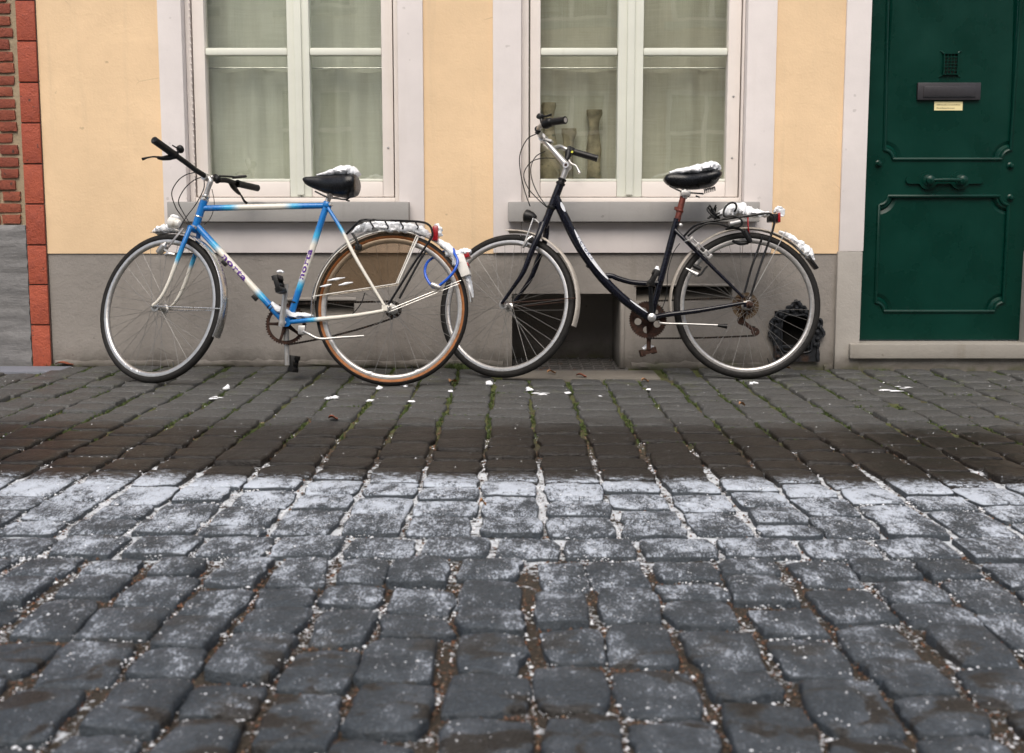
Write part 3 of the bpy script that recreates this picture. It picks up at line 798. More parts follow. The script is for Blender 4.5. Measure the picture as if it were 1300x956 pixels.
# three old pots standing inside on the right sill
pz = SZ + 0.02
for (px, ptop, rb_, label, prof) in (
    (697, 130, 0.062, 'stout brown jar in the window corner behind the black bicycle grip', [(0, 0), (.9, 0), (1, .15), (.85, .45), (.45, .7), (.38, .85), (.62, .97), (.55, 1), (.3, .98)]),
    (722, 163, 0.040, 'shorter cylindrical clay candle holder between two taller pots inside the window', [(0, 0), (1, 0), (.95, .1), (.62, .2), (.55, .7), (.7, .85), (.95, .93), (.9, 1), (.5, .97)]),
    (754, 139, 0.050, 'tall slender carved figurine pot inside the right window', [(0, 0), (1, 0), (1, .08), (.75, .15), (.6, .4), (.75, .55), (.65, .66), (.5, .8), (.55, .88), (.85, .95), (.8, 1), (.4, .98)])):
    x = W(px, 200, 0.145).x; zt = W(px, ptop, 0.145).z
    q = MB(); vs, fs, ms = lathe([(r * rb_, z * (zt - pz)) for r, z in prof], V((x, 0.155, pz)), V((0, 0, 1)), 20)
    vs = [p + V((noise.noise(p * 30) * 0.006, 0, 0)) for p in vs]
    vs = [V((p.x, 0.135 + (p.y - 0.155) * 0.42 + 0.018, p.z)) for p in vs]
    tag(q.add(vs, fs).build('pot', M['ceramic']), label, 'pot')

# ---- door
def door():
    for (xa, xb) in ((DO0, D0), (D1, DO1)):
        q = MB(); q.box((xa, -0.014, PZ + 0.012), (xb, 0.13, DZ1)); q.build('door_surround', M['stone'], house, bevel=0.004)
        q = MB(); q.box((xa - 0.006, -0.018, -0.1), (xb - (0.004 if xa < 2 else 0), 0.13, PZ + 0.011)); q.build('door_surround_base', M['stonegrey'], house, bevel=0.006)
    q = MB(); q.box((DO0, -0.014, DZ1 + .001), (DO1, 0.13, DZ1 + 0.13)); q.build('door_surround', M['stone'], house, bevel=0.004)
    q = MB(); q.box((1.685, -0.045, 0.056), (2.75, 0.16, 0.1285)); q.build('door_step', M['step'], house, bevel=0.006)
    q = MB(); q.box((D0 - .01, -0.012, -0.1), (DO1, 0.10, 0.054)); q.build('step_base', M['stonegrey'], house, bevel=0.004)
    yd = 0.098
    def P(px, py): p = W(px, py, yd); return p.x, p.z
    def panel_outline(x0, x1, z0, z1, r, top=True, e=0.0):
        x0, x1, z0, z1 = x0 + e, x1 - e, z0 + e, z1 - e
        pts = []
        def notch(cx, cz, a0, a1):
            for i in range(9):
                a = R_(a0 + (a1 - a0) * i / 8); pts.append((cx + (r + e) * math.cos(a), cz + (r + e) * math.sin(a)))
        notch(x0 - e, z0 - e, 90, 0); notch(x1 + e, z0 - e, 180, 90)
        if top: notch(x1 + e, z1 + e, 270, 180); notch(x0 - e, z1 + e, 0, -90)
        else: pts.extend([(x1, z1), (x0, z1)])
        return pts
    ux0, uz0 = P(1127, 202); ux1 = P(1288, 202)[0]
    ux0 = P(1124, 150)[0]; ux1 = P(1285, 150)[0]
    lx0 = P(1113.5, 320)[0]; lx1 = P(1277, 320)[0]
    lz1 = P(1190, 249)[1]; lz0 = P(1190, 395)[1]
    panels = [(ux0, ux1, uz0, 2.22, 0.062, False), (lx0, lx1, lz0, lz1, 0.062, True)]
    mb = MB()
    outer = [(D0 + .003, DZ0 + .004), (D1 - .003, DZ0 + .004), (D1 - .003, DZ1 - .003), (D0 + .003, DZ1 - .003)]
    poly_fill([outer] + [panel_outline(*p) for p in panels], yd, 0.0, mb)
    mb.add([(x, yd, z) for x, z in outer] + [(x, yd + .05, z) for x, z in outer], [(i, (i + 1) % 4, 4 + (i + 1) % 4, 4 + i) for i in range(4)])
    leaf = mb.build('door', M['green'], house, smooth=30)
    for p in panels:
        mb = MB(); ol = panel_outline(*p); o2 = panel_outline(*p, e=0.012); o3 = panel_outline(*p, e=0.030)
        n = len(ol)
        for A, ya, B, yb in ((ol, yd + .0002, o2, yd + 0.016), (o2, yd + 0.016, o3, yd + 0.009)):
            mb.add([(x, ya, z) for x, z in A] + [(x, yb, z) for x, z in B], [(i, (i + 1) % n, n + (i + 1) % n, n + i) for i in range(n)])
        poly_fill([o3], yd + 0.009, 0.0, mb)
        mb.build('panel', M['green'], leaf, smooth=25)
        mb = MB(); o4 = panel_outline(*p, e=-0.018)
        mb.tube([V((x, yd - 0.001, z)) for x, z in o4], 0.009, 8, closed=True, up=V((0, 1, 0)), rb=0.009)
        mb.build('panel_moulding', M['green'], leaf)
    for px, py in ((1115, 208), (1282.5, 210.5), (1282.5, 251)):
        x, z = P(px, py); mb = MB()
        mb.lathe([(0, -.022), (.009, -.020), (.013, -.013), (.012, -.008), (.018, -.004), (.019, .001)], V((x, yd, z)), V((0, 1, 0)), 16)
        mb.build('stud', M['green'], leaf)
    # pull handle on a double-lobed plate
    hx, hz = P(1198, 229); mb = MB()
    hw = P(1247, 228)[0] - hx
    ol = []
    L = 0.052
    def lobe(t):
        x = (t * 2 - 1) * hw
        h = 0.017
        for c in (-0.42 * hw, 0.42 * hw - 0.004): h = max(h, math.sqrt(max(0, 0.046 ** 2 - (x - c) ** 2)))
        if abs(x) > hw - 0.017: h = min(h, math.sqrt(max(0, 0.017 ** 2 - (abs(x) - hw + 0.017) ** 2)))
        return x, h
    N = 60
    ol = [(hx + lobe(i / N)[0], hz + lobe(i / N)[1]) for i in range(N + 1)] + [(hx + lobe(i / N)[0], hz - lobe(i / N)[1]) for i in range(N - 1, 0, -1)]
    poly_fill([ol], yd - 0.013, 0.0135, mb)
    hd = mb.build('door_handle', M['green'], leaf, smooth=30)
    mb = MB()
    for s in (-1, 1):
        c = V((hx + s * 0.42 * hw, yd - 0.010, hz))
        mb.lathe([(0.030, 0.0), (0.028, -.006), (0.016, -.009), (0.013, -.025), (0.021, -.031), (0.022, -.040), (0.012, -.046), (0, -.047)], c, V((0, 1, 0)), 20)
    mb.tube([V((hx - 0.42 * hw, yd - 0.046, hz)), V((hx, yd - 0.050, hz + .001)), V((hx + 0.42 * hw, yd - 0.046, hz))], [0.008, 0.0085, 0.011, 0.0085, 0.008], 12)
    mb.build('handle_grip', M['green'], leaf)
    # letter plate, label, spy grille
    a, b = P(1164, 127); c, d = P(1245, 105); mb = MB()
    mb.box((a, yd - 0.007, b), (c, yd + 0.012, d)); lp = mb.build('letter_plate', M['gunmetal'], leaf, bevel=0.003)
    mb = MB(); mb.box((a + 0.030, yd - 0.011, b + 0.018), (c - 0.028, yd - 0.0068, d - 0.017)); mb.build('letter_flap', M['gunmetal'], leaf, bevel=0.002)
    mb = MB(); mb.box((a + 0.028, yd - 0.012, b + 0.013), (c - 0.026, yd - 0.0069, b + 0.0165)); mb.build('letter_flap_lip', M['iron'], leaf, bevel=0.001)
    a, b = P(1186.5, 140); c, d = P(1223, 128.2); mb = MB()
    mb.box((a, yd + 0.0062, b), (c, yd + 0.0088, d - .002)); mb.build('paper_label', M['paper'], leaf, smooth=0)
    mb = MB(); r = random.Random(5)
    for row, (zz, x1) in enumerate(((d - 0.021, c - 0.012), (d - 0.037, c - 0.042))):
        x = a + 0.012
        while x < x1:
            w = r.uniform(0.0015, 0.004); mb.box((x, yd + 0.0054, zz), (x + w, yd + 0.0061, zz + r.choice((.005, .005, .007)))); x += w + 0.0016
    mb.build('printed_lines', M['ink'], leaf, smooth=0)['kind'] = 'stuff'
    gx, gzz = P(1207, 81); mb = MB()
    w, h = 0.032, 0.048
    fr = [(gx - w, gzz - h), (gx + w, gzz - h), (gx + w, gzz + h), (gx - w, gzz + h)]
    o2 = [(gx - w - .005, gzz - h - .005), (gx + w + .005, gzz - h - .005), (gx + w + .005, gzz + h + .005), (gx - w - .005, gzz + h + .005)]
    poly_fill([o2, fr], yd - 0.006, 0.0145, mb)
    for sx in (-1, 1):
        for sz in (-1, 1):
            mb.tube(cr([V((gx + sx * (w + .004), yd + .003, gzz + sz * (h + .002))), V((gx + sx * (w + .010), yd + .007, gzz + sz * (h + .010))), V((gx + sx * (w + .022), yd + .008, gzz + sz * (h + .016)))], 5), [.004, .006, .002], 8)
    gr = mb.build('spy_grille', M['green'], leaf, bevel=0)
    mb = MB(); mb.box((gx - w, yd + 0.0066, gzz - h), (gx + w, yd + 0.0085, gzz + h)); mb.build('grille_backing', M['dark'], leaf, smooth=0)
    mb = MB()
    for i in (1, 2, 3): mb.tube([V((gx - w + i * w / 2, yd - .001, gzz - h)), V((gx - w + i * w / 2, yd - .001, gzz + h))], 0.0028, 6)
    for i in range(1, 6): mb.tube([V((gx - w, yd - .003, gzz - h + i * h / 3)), V((gx + w, yd - .003, gzz - h + i * h / 3))], 0.0028, 6)
    mb.build('grille_wires', M['green'], leaf)['kind'] = 'stuff'
door()

# ---- cast iron boot scraper set into the plinth
def scraper():
    def Q(cx, cy, y=-0.012):
        p = W(960 + cx / 8.69, 370 + cy / 8.69, y); return p.x, p.z
    L = [(200, 775), (208, 690), (205, 600), (185, 515), (150, 490), (136, 462), (155, 425), (172, 395), (160, 350), (172, 315), (208, 290), (214, 258), (240, 232), (290, 215), (325, 200), (345, 178), (388, 166), (408, 135), (440, 112)]
    H = [(278, 640), (272, 560), (276, 470), (272, 400), (282, 335), (300, 290), (345, 258), (400, 262), (440, 268)]
    mid = 440
    out = [Q(*p) for p in L] + [Q(2 * mid - x, y) for x, y in L[-2::-1]]
    hole = [Q(*p) for p in H] + [Q(2 * mid - x, y) for x, y in H[-2::-1]] + [Q(560, 668), Q(440, 680), Q(330, 668)]
    mb = MB(); poly_fill([out, hole], -0.016, 0.03, mb)
    vs = mb.v
    o = mb.build('boot_scraper', M['iron'], house, smooth=30)
    mb = MB()
    ring = cr([V((x * 1.0, -0.018, z)) for x, z in out], 3)
    mb.tube(ring, 0.008, 8, nz=0.9)
    mb.tube(cr([V((x, -0.018, z)) for x, z in hole], 3, True), 0.006, 8, closed=True, nz=0.7)
    for i in range(0, len(out) - 1, 2):
        a, b = V((out[i][0], 0, out[i][1])), V((hole[min(len(hole) - 4, int(i * 0.47))][0], 0, hole[min(len(hole) - 4, int(i * 0.47))][1]))
        c = a.lerp(b, 0.45); mb.lathe([(0, -.012), (.009, -.010), (.014, -.002), (.013, .004)], V((c.x, -0.018, c.z)), V((0, 1, 0)), 10)
    mb.build('cast_ornament', M['iron'], o)
    mb = MB(); x0, x1, z0, z1 = BS
    mb.box((x0 + .002, 0.107, z0), (x1 - .002, 0.12, z1))
    mb.build('scraper_recess', M['dark'], o, smooth=0)
    mb = MB(); mb.box((x0 - .002, -0.006, 0.105), (x1 + .002, 0.006, 0.119)); mb.build('scraper_blade', M['iron'], o, bevel=0.001)
scraper()
# ---- cellar grate
def grate():
    g = empty('cellar_grate', (0.27, -0.07, 0.0), 'rusty dark iron grating in the ground under the cellar niche', 'grate')
    z = 0.006
    mb = MB()
    mb.box((GX0, GY0, z - .03), (GX1, GY0 + .014, z)); mb.box((GX0, GY0 + .0145, z - .03), (GX0 + .012, 0.0, z)); mb.box((GX1 - .012, GY0 + .0145, z - .03), (GX1, 0.0, z))
    mb.build('grate_frame', M['grate'], g, bevel=0.001)
    n = 11
    for i in range(1, n):
        x = GX0 + (GX1 - GX0) * i / n
        if x < NI[0] + .01 or x > NI[1] - .01: y1 = 0.0
        else: y1 = 0.415
        mb = MB(); mb.box((x - .0045, GY0 + .0142, z - .008), (x + .0045, y1, z - .001)); mb.build('bar', M['grate'], g, smooth=0)
    for j in range(1, 6):
        y = GY0 + (GY1 - GY0) * j / 6
        mb = MB(); x0, x1 = (GX0 + .0125, GX1 - .0125) if y < 0 else (NI[0] + .004, NI[1] - .004)
        mb.box((x0, y - .004, z - .007), (x1, y + .004, z + .001)); mb.build('bar', M['grate'], g, smooth=0)
grate()

# ================================================================ brick neighbour on the left
nb = empty('neighbour_house', (-3.0, 0.0, 0.0), 'old red brick house with terracotta corner blocks at the left edge', 'house')
NX1, NX0, NZT = -2.405, -3.75, 3.5
BZ = 0.717
mb = MB(); mb.box((NX0, 0.0085, BZ - .02), (NX1 - 0.002, 0.12, NZT)); mb.build('mortar_wall', M['mortar'], nb, smooth=0)
# slate coloured rough plinth
n_x, n_z = 40, 30; vs = []
for j in range(n_z + 1):
    for i in range(n_x + 1):
        x = NX0 + (NX1 - 0.003 - NX0) * i / n_x; z = -0.05 + (BZ + 0.05) * j / n_z
        rid = 0.006 * math.sin(z * 2 * math.pi / 0.058) + 0.011 * noise.noise(V((x * 5, 1, z * 16))) + 0.005 * noise.noise(V((x * 18, 4, z * 50)))
        vs.append((x, -0.012 + rid, z))
m1 = n_x + 1
fs = [(j * m1 + i, j * m1 + i + 1, (j + 1) * m1 + i + 1, (j + 1) * m1 + i) for j in range(n_z) for i in range(n_x)]
top = [n_z * m1 + i for i in range(m1)]; k = len(vs)
vs += [(vs[i][0], 0.02, BZ + 0.003) for i in top]
fs += [(top[i], top[i + 1], k + i + 1, k + i) for i in range(n_x)]
MB().add(vs, fs).build('plinth', M['slatepaint'], nb, smooth=70)
def brick_mesh(L, h, seed):
    r = random.Random(seed); mb = MB(); d = 0.06
    nx, nz = max(3, int(L / 0.035)), 3; q = []
    for j in range(nz + 1):
        for i in range(nx + 1):
            x, z = -L / 2 + L * i / nx, -h / 2 + h * j / nz
            edge = (i in (0, nx)) + (j in (0, nz))
            q.append(V((x + r.uniform(-.003, .003) * (1 if edge else .3), 0.002 * edge + r.uniform(-.0018, .0018), z + r.uniform(-.002, .002))))
    m = nx + 1
    f = [(j * m + i, j * m + i + 1, (j + 1) * m + i + 1, (j + 1) * m + i) for j in range(nz) for i in range(nx)]
    ring = list(range(m)) + [j * m + nx for j in range(1, nz + 1)] + [nz * m + i for i in range(nx - 1, -1, -1)] + [j * m for j in range(nz - 1, 0, -1)]
    k = len(q); q += [V((q[i].x, d, q[i].z)) for i in ring]; nr = len(ring)
    f += [(ring[i], k + i, k + (i + 1) % nr, ring[(i + 1) % nr]) for i in range(nr)]
    mb.add(q, f)
    o = mb.build('brick', M['brick'], None, smooth=35)
    me = o.data; bpy.data.objects.remove(o); return me
KINDS = {'s': [brick_mesh(0.185, 0.0455, i) for i in range(5)], 'h': [brick_mesh(0.088, 0.0455, 50 + i) for i in range(5)]}
rb = random.Random(2)
z, course = BZ + 0.030, 0
while z < 3.1:
    x = NX1 - 0.022 - rb.uniform(0, 0.010); kind = 's' if course % 2 else 'h'
    if course % 4 == 3: x -= 0.02
    while x > NX0 + 0.12:
        L = 0.185 if kind == 's' else 0.088
        if course > 22 and x < -2.75 : break
        o = bpy.data.objects.new('brick', rb.choice(KINDS[kind])); link(o, nb)
        o.location = V((x - L / 2, -0.004 + rb.uniform(-.003, .004), z + rb.uniform(-.002, .002))) - ORIGIN[nb.name]
        o.rotation_euler = (0, rb.gauss(0, 0.005), 0); o.scale = (rb.uniform(.93, 1.02), 1, rb.uniform(.93, 1.05))
        x -= L + rb.uniform(0.012, 0.02)
        kind = 'h' if (kind == 's' and course % 2 == 0) or (course % 3 == 0 and rb.random() < .6) else 's'
    z += 0.0565 + rb.uniform(-.001, .001); course += 1
zj = [W(55, y, -0.012).z for y in (462, 412.5, 361.5, 311, 259, 208, 156, 104.5, 52, 0)]
zj[0] = -0.02
while zj[-1] < 3.2: zj.append(zj[-1] + 0.196)
for i in range(len(zj) - 1):
    mb = MB(); e = 0.0035
    mb.box((NX1 + 0.001, -0.012 - 0.002 * (i % 2), zj[i] + e), (HX0 - 0.004, 0.06, zj[i + 1] - e))
    mb.build('corner_block', M['terracotta'], nb, bevel=0.0025)
mb = MB(); mb.box((NX1, -0.004, -0.05), (HX0 - .001, 0.055, zj[-1])); mb.build('block_joint', simple('dark_joint', (0.10, 0.062, 0.05), 0.9), nb, smooth=0)

# ================================================================ houses across the street (they show in the window panes)
M['oppcream'] = plaster('opposite_render', (0.86, 0.82, 0.74), (0.35, 0.3, 0.24), bump=0.1)
M['oppbrick'] = brickmat('opposite_brick', (0.62, 0.45, 0.33), (0.66, 0.48, 0.35), (0.5, 0.34, 0.24))
def opposite(x0, x1, mat, label, wins, dr):
    y = -11.2
    h = empty('facing_house', ((x0 + x1) / 2, y, 0), label, 'house', None)
    holes = [(a, a + w, z, z + hh) for a, w, z, hh in wins + ([dr] if dr else [])]
    q = MB(); wall_sheet(q, x0, x1, -0.05, 6.6, -y, holes, 0.18)
    q.v = [V((p.x, -p.y, p.z)) for p in q.v]
    q.build('wall', mat, h, smooth=0)
    for a, w, z, hh in wins:
        f = MB(); yy = y - 0.09
        for (xa, xb, za, zb) in ((a, a + .07, z, z + hh), (a + w - .07, a + w, z, z + hh), (a + .07, a + w - .07, z, z + .07), (a + .07, a + w - .07, z + hh - .07, z + hh), (a + w / 2 - .035, a + w / 2 + .035, z + .07, z + hh - .07), (a + .07, a + w / 2 - .035, z + hh * .62, z + hh * .62 + .05), (a + w / 2 + .035, a + w - .07, z + hh * .62, z + hh * .62 + .05)):
            f.box((xa, yy, za), (xb, yy + .05, zb))
        fo = f.build('window', M['wood'], h, smooth=0)
        p = MB(); p.box((a + .02, yy - .02, z + .02), (a + w - .02, yy - .01, z + hh - .02)); p.build('pane', M['room'], fo, smooth=0)
        p = MB(); p.box((a - .08, y - .05, z - .1), (a + w + .08, y + .08, z - .001)); p.build('window_sill', M['sill'], h, smooth=0)
    if dr:
        a, w, z, hh = dr; p = MB(); p.box((a, y - .13, z), (a + w, y - .08, z + hh)); p.build('door', M['gunmetal'], h, smooth=0)
opposite(-9.0, -1.35, M['oppcream'], 'pale rendered house across the street, mirrored in the panes behind the blue bicycle', [(-8, 1.1, 1.0, 1.9), (-5.6, 1.1, 1.0, 1.9), (-3.55, 1.15, 1.0, 1.75), (-8, 1.1, 3.9, 1.8), (-5.6, 1.1, 3.9, 1.8), (-3.5, 1.1, 3.9, 1.8)], None)
opposite(-1.35, 9.0, M['oppbrick'], 'brown brick house across the street, mirrored in the panes behind the black bicycle', [(0.35, 1.1, 0.95, 1.75), (2.35, 1.2, 0.95, 1.75), (5.5, 1.1, 0.95, 1.75), (0.3, 1.2, 3.7, 1.7), (2.4, 1.2, 3.7, 1.7), (5.5, 1.1, 3.7, 1.7)], (-0.9, 0.95, 0.0, 2.2))
# ================================================================ bicycles
class Bike:
    def __init__(s, name, label, px, y0, lean, yaw, axis_px, steer, R=0.345):
        s.R = R
        cx = W(px, 490, y0).x
        s.O = V((cx, y0, gz(cx, y0) + 0.004))
        s.a = V((-math.cos(yaw), math.sin(yaw), 0))
        l0 = V((-math.sin(yaw), -math.cos(yaw), 0))
        s.l = (l0 * math.cos(lean) + V((0, 0, 1)) * math.sin(lean)).normalized()
        s.u = (V((0, 0, 1)) * math.cos(lean) - l0 * math.sin(lean)).normalized()
        s.root = empty(name, s.O, label, 'bicycle', 'bicycles leaning by the house wall')
        s.c = s.O + s.u * R
        t, b = s.pt(*axis_px[0]), s.pt(*axis_px[1])
        s.s = (t - b).normalized(); s.A = t
        sa, su = s.s.dot(s.a), s.s.dot(s.u)
        f0 = (s.a * su - s.u * sa).normalized()
        s.l2 = (s.l * math.cos(steer) + f0 * math.sin(steer)).normalized()
        s.f2 = (f0 * math.cos(steer) - s.l * math.sin(steer)).normalized()
    def pt(s, px, py, w=0.0): return on_plane(px, py, s.O + s.l * w, s.l)
    def fp(s, px, py, w=0.0): return on_plane(px, py, s.A + s.l2 * w, s.l2)
    def kp(s, px, py, d=0.0): return on_plane(px, py, s.bar + s.f2 * d, s.f2)
    def ang(s, p, c, a, u): d = p - c; return math.atan2(d.dot(u), d.dot(a))
    def pts(s, lst, w=0.0, n=6):
        return cr([s.pt(q[0], q[1], q[2] if len(q) > 2 else w) for q in lst], n)

def wheel(bk, c, ax, R, tw, rimmat, gum=False, nsp=36, rusty=False, twist=0.0):
    root = bk.root
    mb = MB()
    ri = R - tw * 2 * 0.98
    prof = [(ri + .004, -.011), (ri + .004, -.009), (ri - .004, -.008), (ri - .006, 0), (ri - .004, .008), (ri + .004, .009), (ri + .004, .011), (ri - .006, .0125), (ri - .013, .010), (ri - .017, .004), (ri - .017, -.004), (ri - .013, -.010), (ri - .006, -.0125)]
    mb.lathe(prof, c, ax, 72, closed=True)
    hub = [(0.004, -.058), (0.005, -.045), (.012, -.042), (.012, -.036), (.022, -.034), (.022, -.030), (.014, -.026), (.012, 0), (.014, .026), (.022, .030), (.022, .034), (.012, .036), (.012, .042), (.005, .045), (.004, .058)]
    mb.lathe(hub, c, ax, 20)
    wh = mb.build('wheel', rimmat, root, smooth=50)
    mb = MB()
    prof, ms = [], []
    n = 16
    for k in range(n):
        a = 2 * math.pi * k / n
        prof.append((R - tw + math.cos(a) * tw, math.sin(a) * tw * 0.95))
        am = (k + .5) * 2 * math.pi / n
        side = 1.42 < min(am, 2 * math.pi - am) < 2.35
        ms.append(1 if (gum and side) else 0)
    mb.lathe(prof, c, ax, 84, ms, closed=True)
    mb.build('tyre', [M['rubber'], M['gum']], wh, smooth=60)
    mb = MB()
    h = V((0, 0, 1)); e1 = (h - ax * h.dot(ax)).normalized(); e2 = ax.cross(e1)
    for i in range(nsp):
        side = 1 if i % 2 else -1
        th = 2 * math.pi * (i + .5) / nsp + twist
        dr = R_(58) * (1 if (i // 2) % 2 else -1)
        tr = th + 0.0
        p0 = c + (e1 * math.cos(tr - dr) + e2 * math.sin(tr - dr)) * 0.020 + ax * (0.032 * side)
        p1 = c + (e1 * math.cos(tr) + e2 * math.sin(tr)) * (ri - .010)
        mb.tube([p0, p1], 0.00095, 5)
    mb.build('spokes', M['spoke'], wh)['kind'] = 'stuff'
    th = R_(200) + twist; d = e1 * math.cos(th) + e2 * math.sin(th)
    mb = MB(); mb.tube([c + d * (ri - .012), c + d * (ri - .032), c + d * (ri - .045)], [.0028, .003, .002], 8); mb.build('valve', M['blackplastic'], wh)
    return wh
def fender(bk, c, a, u, l, R, t0, t1, hw, mat, name='mudguard', ridges=True):
    """curved sheet guard round a wheel, angles in the wheel plane"""
    prof = []
    m = 8
    for k in range(m + 1):
        q = -1 + 2 * k / m
        rr = R + 0.010 * math.cos(q * 1.35) - (0.0018 if ridges and k in (3, 5) else 0); prof.append((rr, hw * math.sin(q * 1.4) / math.sin(1.4)))
    prof += [(r - 0.0022, x * 0.97) for r, x in reversed(prof)]
    n = 48; vs = []
    for i in range(n + 1):
        t = t0 + (t1 - t0) * i / n
        d = a * math.cos(t) + u * math.sin(t)
        vs += [c + d * r + l * x for r, x in prof]
    k = len(prof); fs = []
    for i in range(n):
        for j in range(k): fs.append((i * k + j, (i + 1) * k + j, (i + 1) * k + (j + 1) % k, i * k + (j + 1) % k))
    fs += [tuple(range(k)), tuple(n * k + j for j in range(k))[::-1]]
    return MB().add(vs, fs).build(name, mat, bk.root, smooth=50)
def arc(c, a, u, r, t0, t1, n=24, w=V((0, 0, 0))):
    return [c + (a * math.cos(t0 + (t1 - t0) * i / n) + u * math.sin(t0 + (t1 - t0) * i / n)) * r + w for i in range(n + 1)]
def snow_on(pts, ra, rb, label, up=V((0, 0, 1)), nz=0.45, ns=12, name='snow'):
    pts = cr(pts, 3 if len(pts) < 12 else 2)
    o = MB().tube(pts, ra, ns + 4, up=up, rb=rb, nz=nz * 1.25).build(name, M['snow'], None, smooth=70)
    return tag(o, label, 'snow', kind='stuff')
def saddle(bk, tops, bots, hws, mat):
    """loft through cross-sections: top px, bottom px, half width"""
    mb = MB(); ns = 20; vs = []
    m = len(tops)
    tp = cr([bk.pt(*p) for p in tops], 4); bp = cr([bk.pt(*p) for p in bots], 4)
    for i in range(len(tp)):
        t = i / (len(tp) - 1); hw = interp(hws, t)
        up = tp[i] - bp[i]; h = up.length; up = up / h
        mid = bp[i].lerp(tp[i], 0.5)
        for k in range(ns):
            an = 2 * math.pi * k / ns
            cx, cy = math.cos(an), math.sin(an)
            x = math.copysign(abs(cx) ** 0.75, cx) * hw; y = math.copysign(abs(cy) ** 0.8, cy) * h / 2
            if cy < 0: x *= 0.86 + 0.14 * (1 + cy)
            vs.append(mid + bk.l * x + up * y)
    n = len(tp)
    fs = [(i * ns + k, i * ns + (k + 1) % ns, (i + 1) * ns + (k + 1) % ns, (i + 1) * ns + k) for i in range(n - 1) for k in range(ns)]
    fs += [tuple(range(ns))[::-1], tuple((n - 1) * ns + k for k in range(ns))]
    return mb.add(vs, fs).build('saddle', mat, bk.root, smooth=60)
def decal(bk, text, path, r, side_sign, size, mats, parent, start=0.0, xs=1.0, weight=0.0, squeeze=1.0, shift=0.0, lift=0.0012):
    cu = bpy.data.curves.new('t', 'FONT'); cu.body = text; cu.size = size; cu.offset = weight; cu.resolution_u = 3
    cu.space_character = squeeze
    ob = bpy.data.objects.new('t', cu); scene.collection.objects.link(ob)
    bpy.context.view_layer.update()
    me = bpy.data.meshes.new_from_object(ob.evaluated_get(bpy.context.evaluated_depsgraph_get()))
    bpy.data.objects.remove(ob)
    ys = [v.co.y for v in me.vertices]; y0, y1 = min(ys), max(ys)
    L = [0]
    for i in range(1, len(path)): L.append(L[-1] + (path[i] - path[i - 1]).length)
    def at(x):
        x = max(0, min(L[-1] - 1e-6, x))
        for i in range(len(path) - 1):
            if L[i + 1] >= x: break
        t = (x - L[i]) / (L[i + 1] - L[i]); return path[i].lerp(path[i + 1], t), (path[i + 1] - path[i]).normalized()
    def mp(co, lf):
        p, t = at(start + co.x * xs)
        sd = t.cross(bk.l) * side_sign
        an = (co.y - (y0 + y1) / 2 + shift) / r
        return p + (bk.l * math.cos(an) + sd * math.sin(an)) * (r + lf)
    mb = MB(); mb.add([mp(v.co, lift) for v in me.vertices], [list(p.vertices) for p in me.polygons])
    w = max(v.co.x for v in me.vertices)
    o = mb.build('lettering', mats, parent, smooth=0)
    return o, w
def pedal(bk, c, d, mat, parent, w=0.047):
    """block pedal: axle along the bike's side direction l"""
    o = V(c); mb = MB()
    for s in (-1, 1):
        mb.obox(o + d * (s * 0.028), d * 0.010, bk.l * w, d.cross(bk.l) * 0.013)
    mb.obox(o + bk.l * w * 0.93, d * 0.034, bk.l * 0.004, d.cross(bk.l) * 0.010); mb.obox(o - bk.l * w * 0.93, d * 0.034, bk.l * 0.004, d.cross(bk.l) * 0.010)
    mb.tube([o - bk.l * w, o + bk.l * w], 0.008, 10)
    for k in range(5):
        for s in (-1, 1):
            for e in (-1, 1):
                mb.obox(o + d * (s * 0.028) + bk.l * (-w * .75 + k * w * .375) + d.cross(bk.l) * (e * 0.0135), d * 0.010, bk.l * 0.005, d.cross(bk.l) * 0.0025)
    return mb.build('pedal', mat, parent, bevel=0.0015)
def chainring(mb, c, l, r, teeth, arms=5):
    n = teeth * 2; out = []
    e1 = (V((0, 0, 1)) - l * l.z).normalized(); e2 = l.cross(e1)
    P = lambda x, z, y: c + e1 * x + e2 * z + l * y
    out = [((r + (0.004 if i % 2 else -0.003)) * math.cos(2 * math.pi * i / n), (r + (0.004 if i % 2 else -0.003)) * math.sin(2 * math.pi * i / n)) for i in range(n)]
    hole = [((r - 0.016) * math.cos(2 * math.pi * i / 40), (r - 0.016) * math.sin(2 * math.pi * i / 40)) for i in range(40)]
    poly_fill([out, hole], -0.0015, 0.003, mb, P)
    for k in range(arms):
        an = 2 * math.pi * k / arms + .3; d = e1 * math.cos(an) + e2 * math.sin(an)
        mb.tube([c + d * 0.01, c + d * (r * .55), c + d * (r - .012)], [0.011, .007, .006], 8, up=l, rb=0.003)
    mb.lathe([(0.0, .012), (.018, .010), (.022, 0), (.018, -.006), (0, -.008)], c, l, 20)
def chain_run(p, q, name, bk, sag=0.0):
    L = (q - p).length; n = int(L / 0.0127); mb = MB(); d = (q - p).normalized(); up = bk.l.cross(d)
    for i in range(n):
        t = (i + .5) / n; c = p.lerp(q, t) - up * (-1 if up.z < 0 else 1) * sag * 4 * t * (1 - t)
        mb.obox(c, d * 0.0058, bk.l * (0.0038 if i % 2 else 0.0026), up * 0.0042)
    return mb
BLUE, WHITE, CYAN = (0.004, 0.155, 0.47), (0.68, 0.65, 0.58), (0.04, 0.36, 0.62)
def grad(*stops):
    """paint fade along a tube: (t, colour) stops"""
    def f(t):
        for (t0, c0), (t1, c1) in zip(stops, stops[1:]):
            if t <= t1:
                k = sstep(t0, t1, t); return tuple(c0[i] + (c1[i] - c0[i]) * k for i in range(3))
        return stops[-1][1]
    return f
def seg(p, q, n=24): return [p.lerp(q, i / n) for i in range(n + 1)]

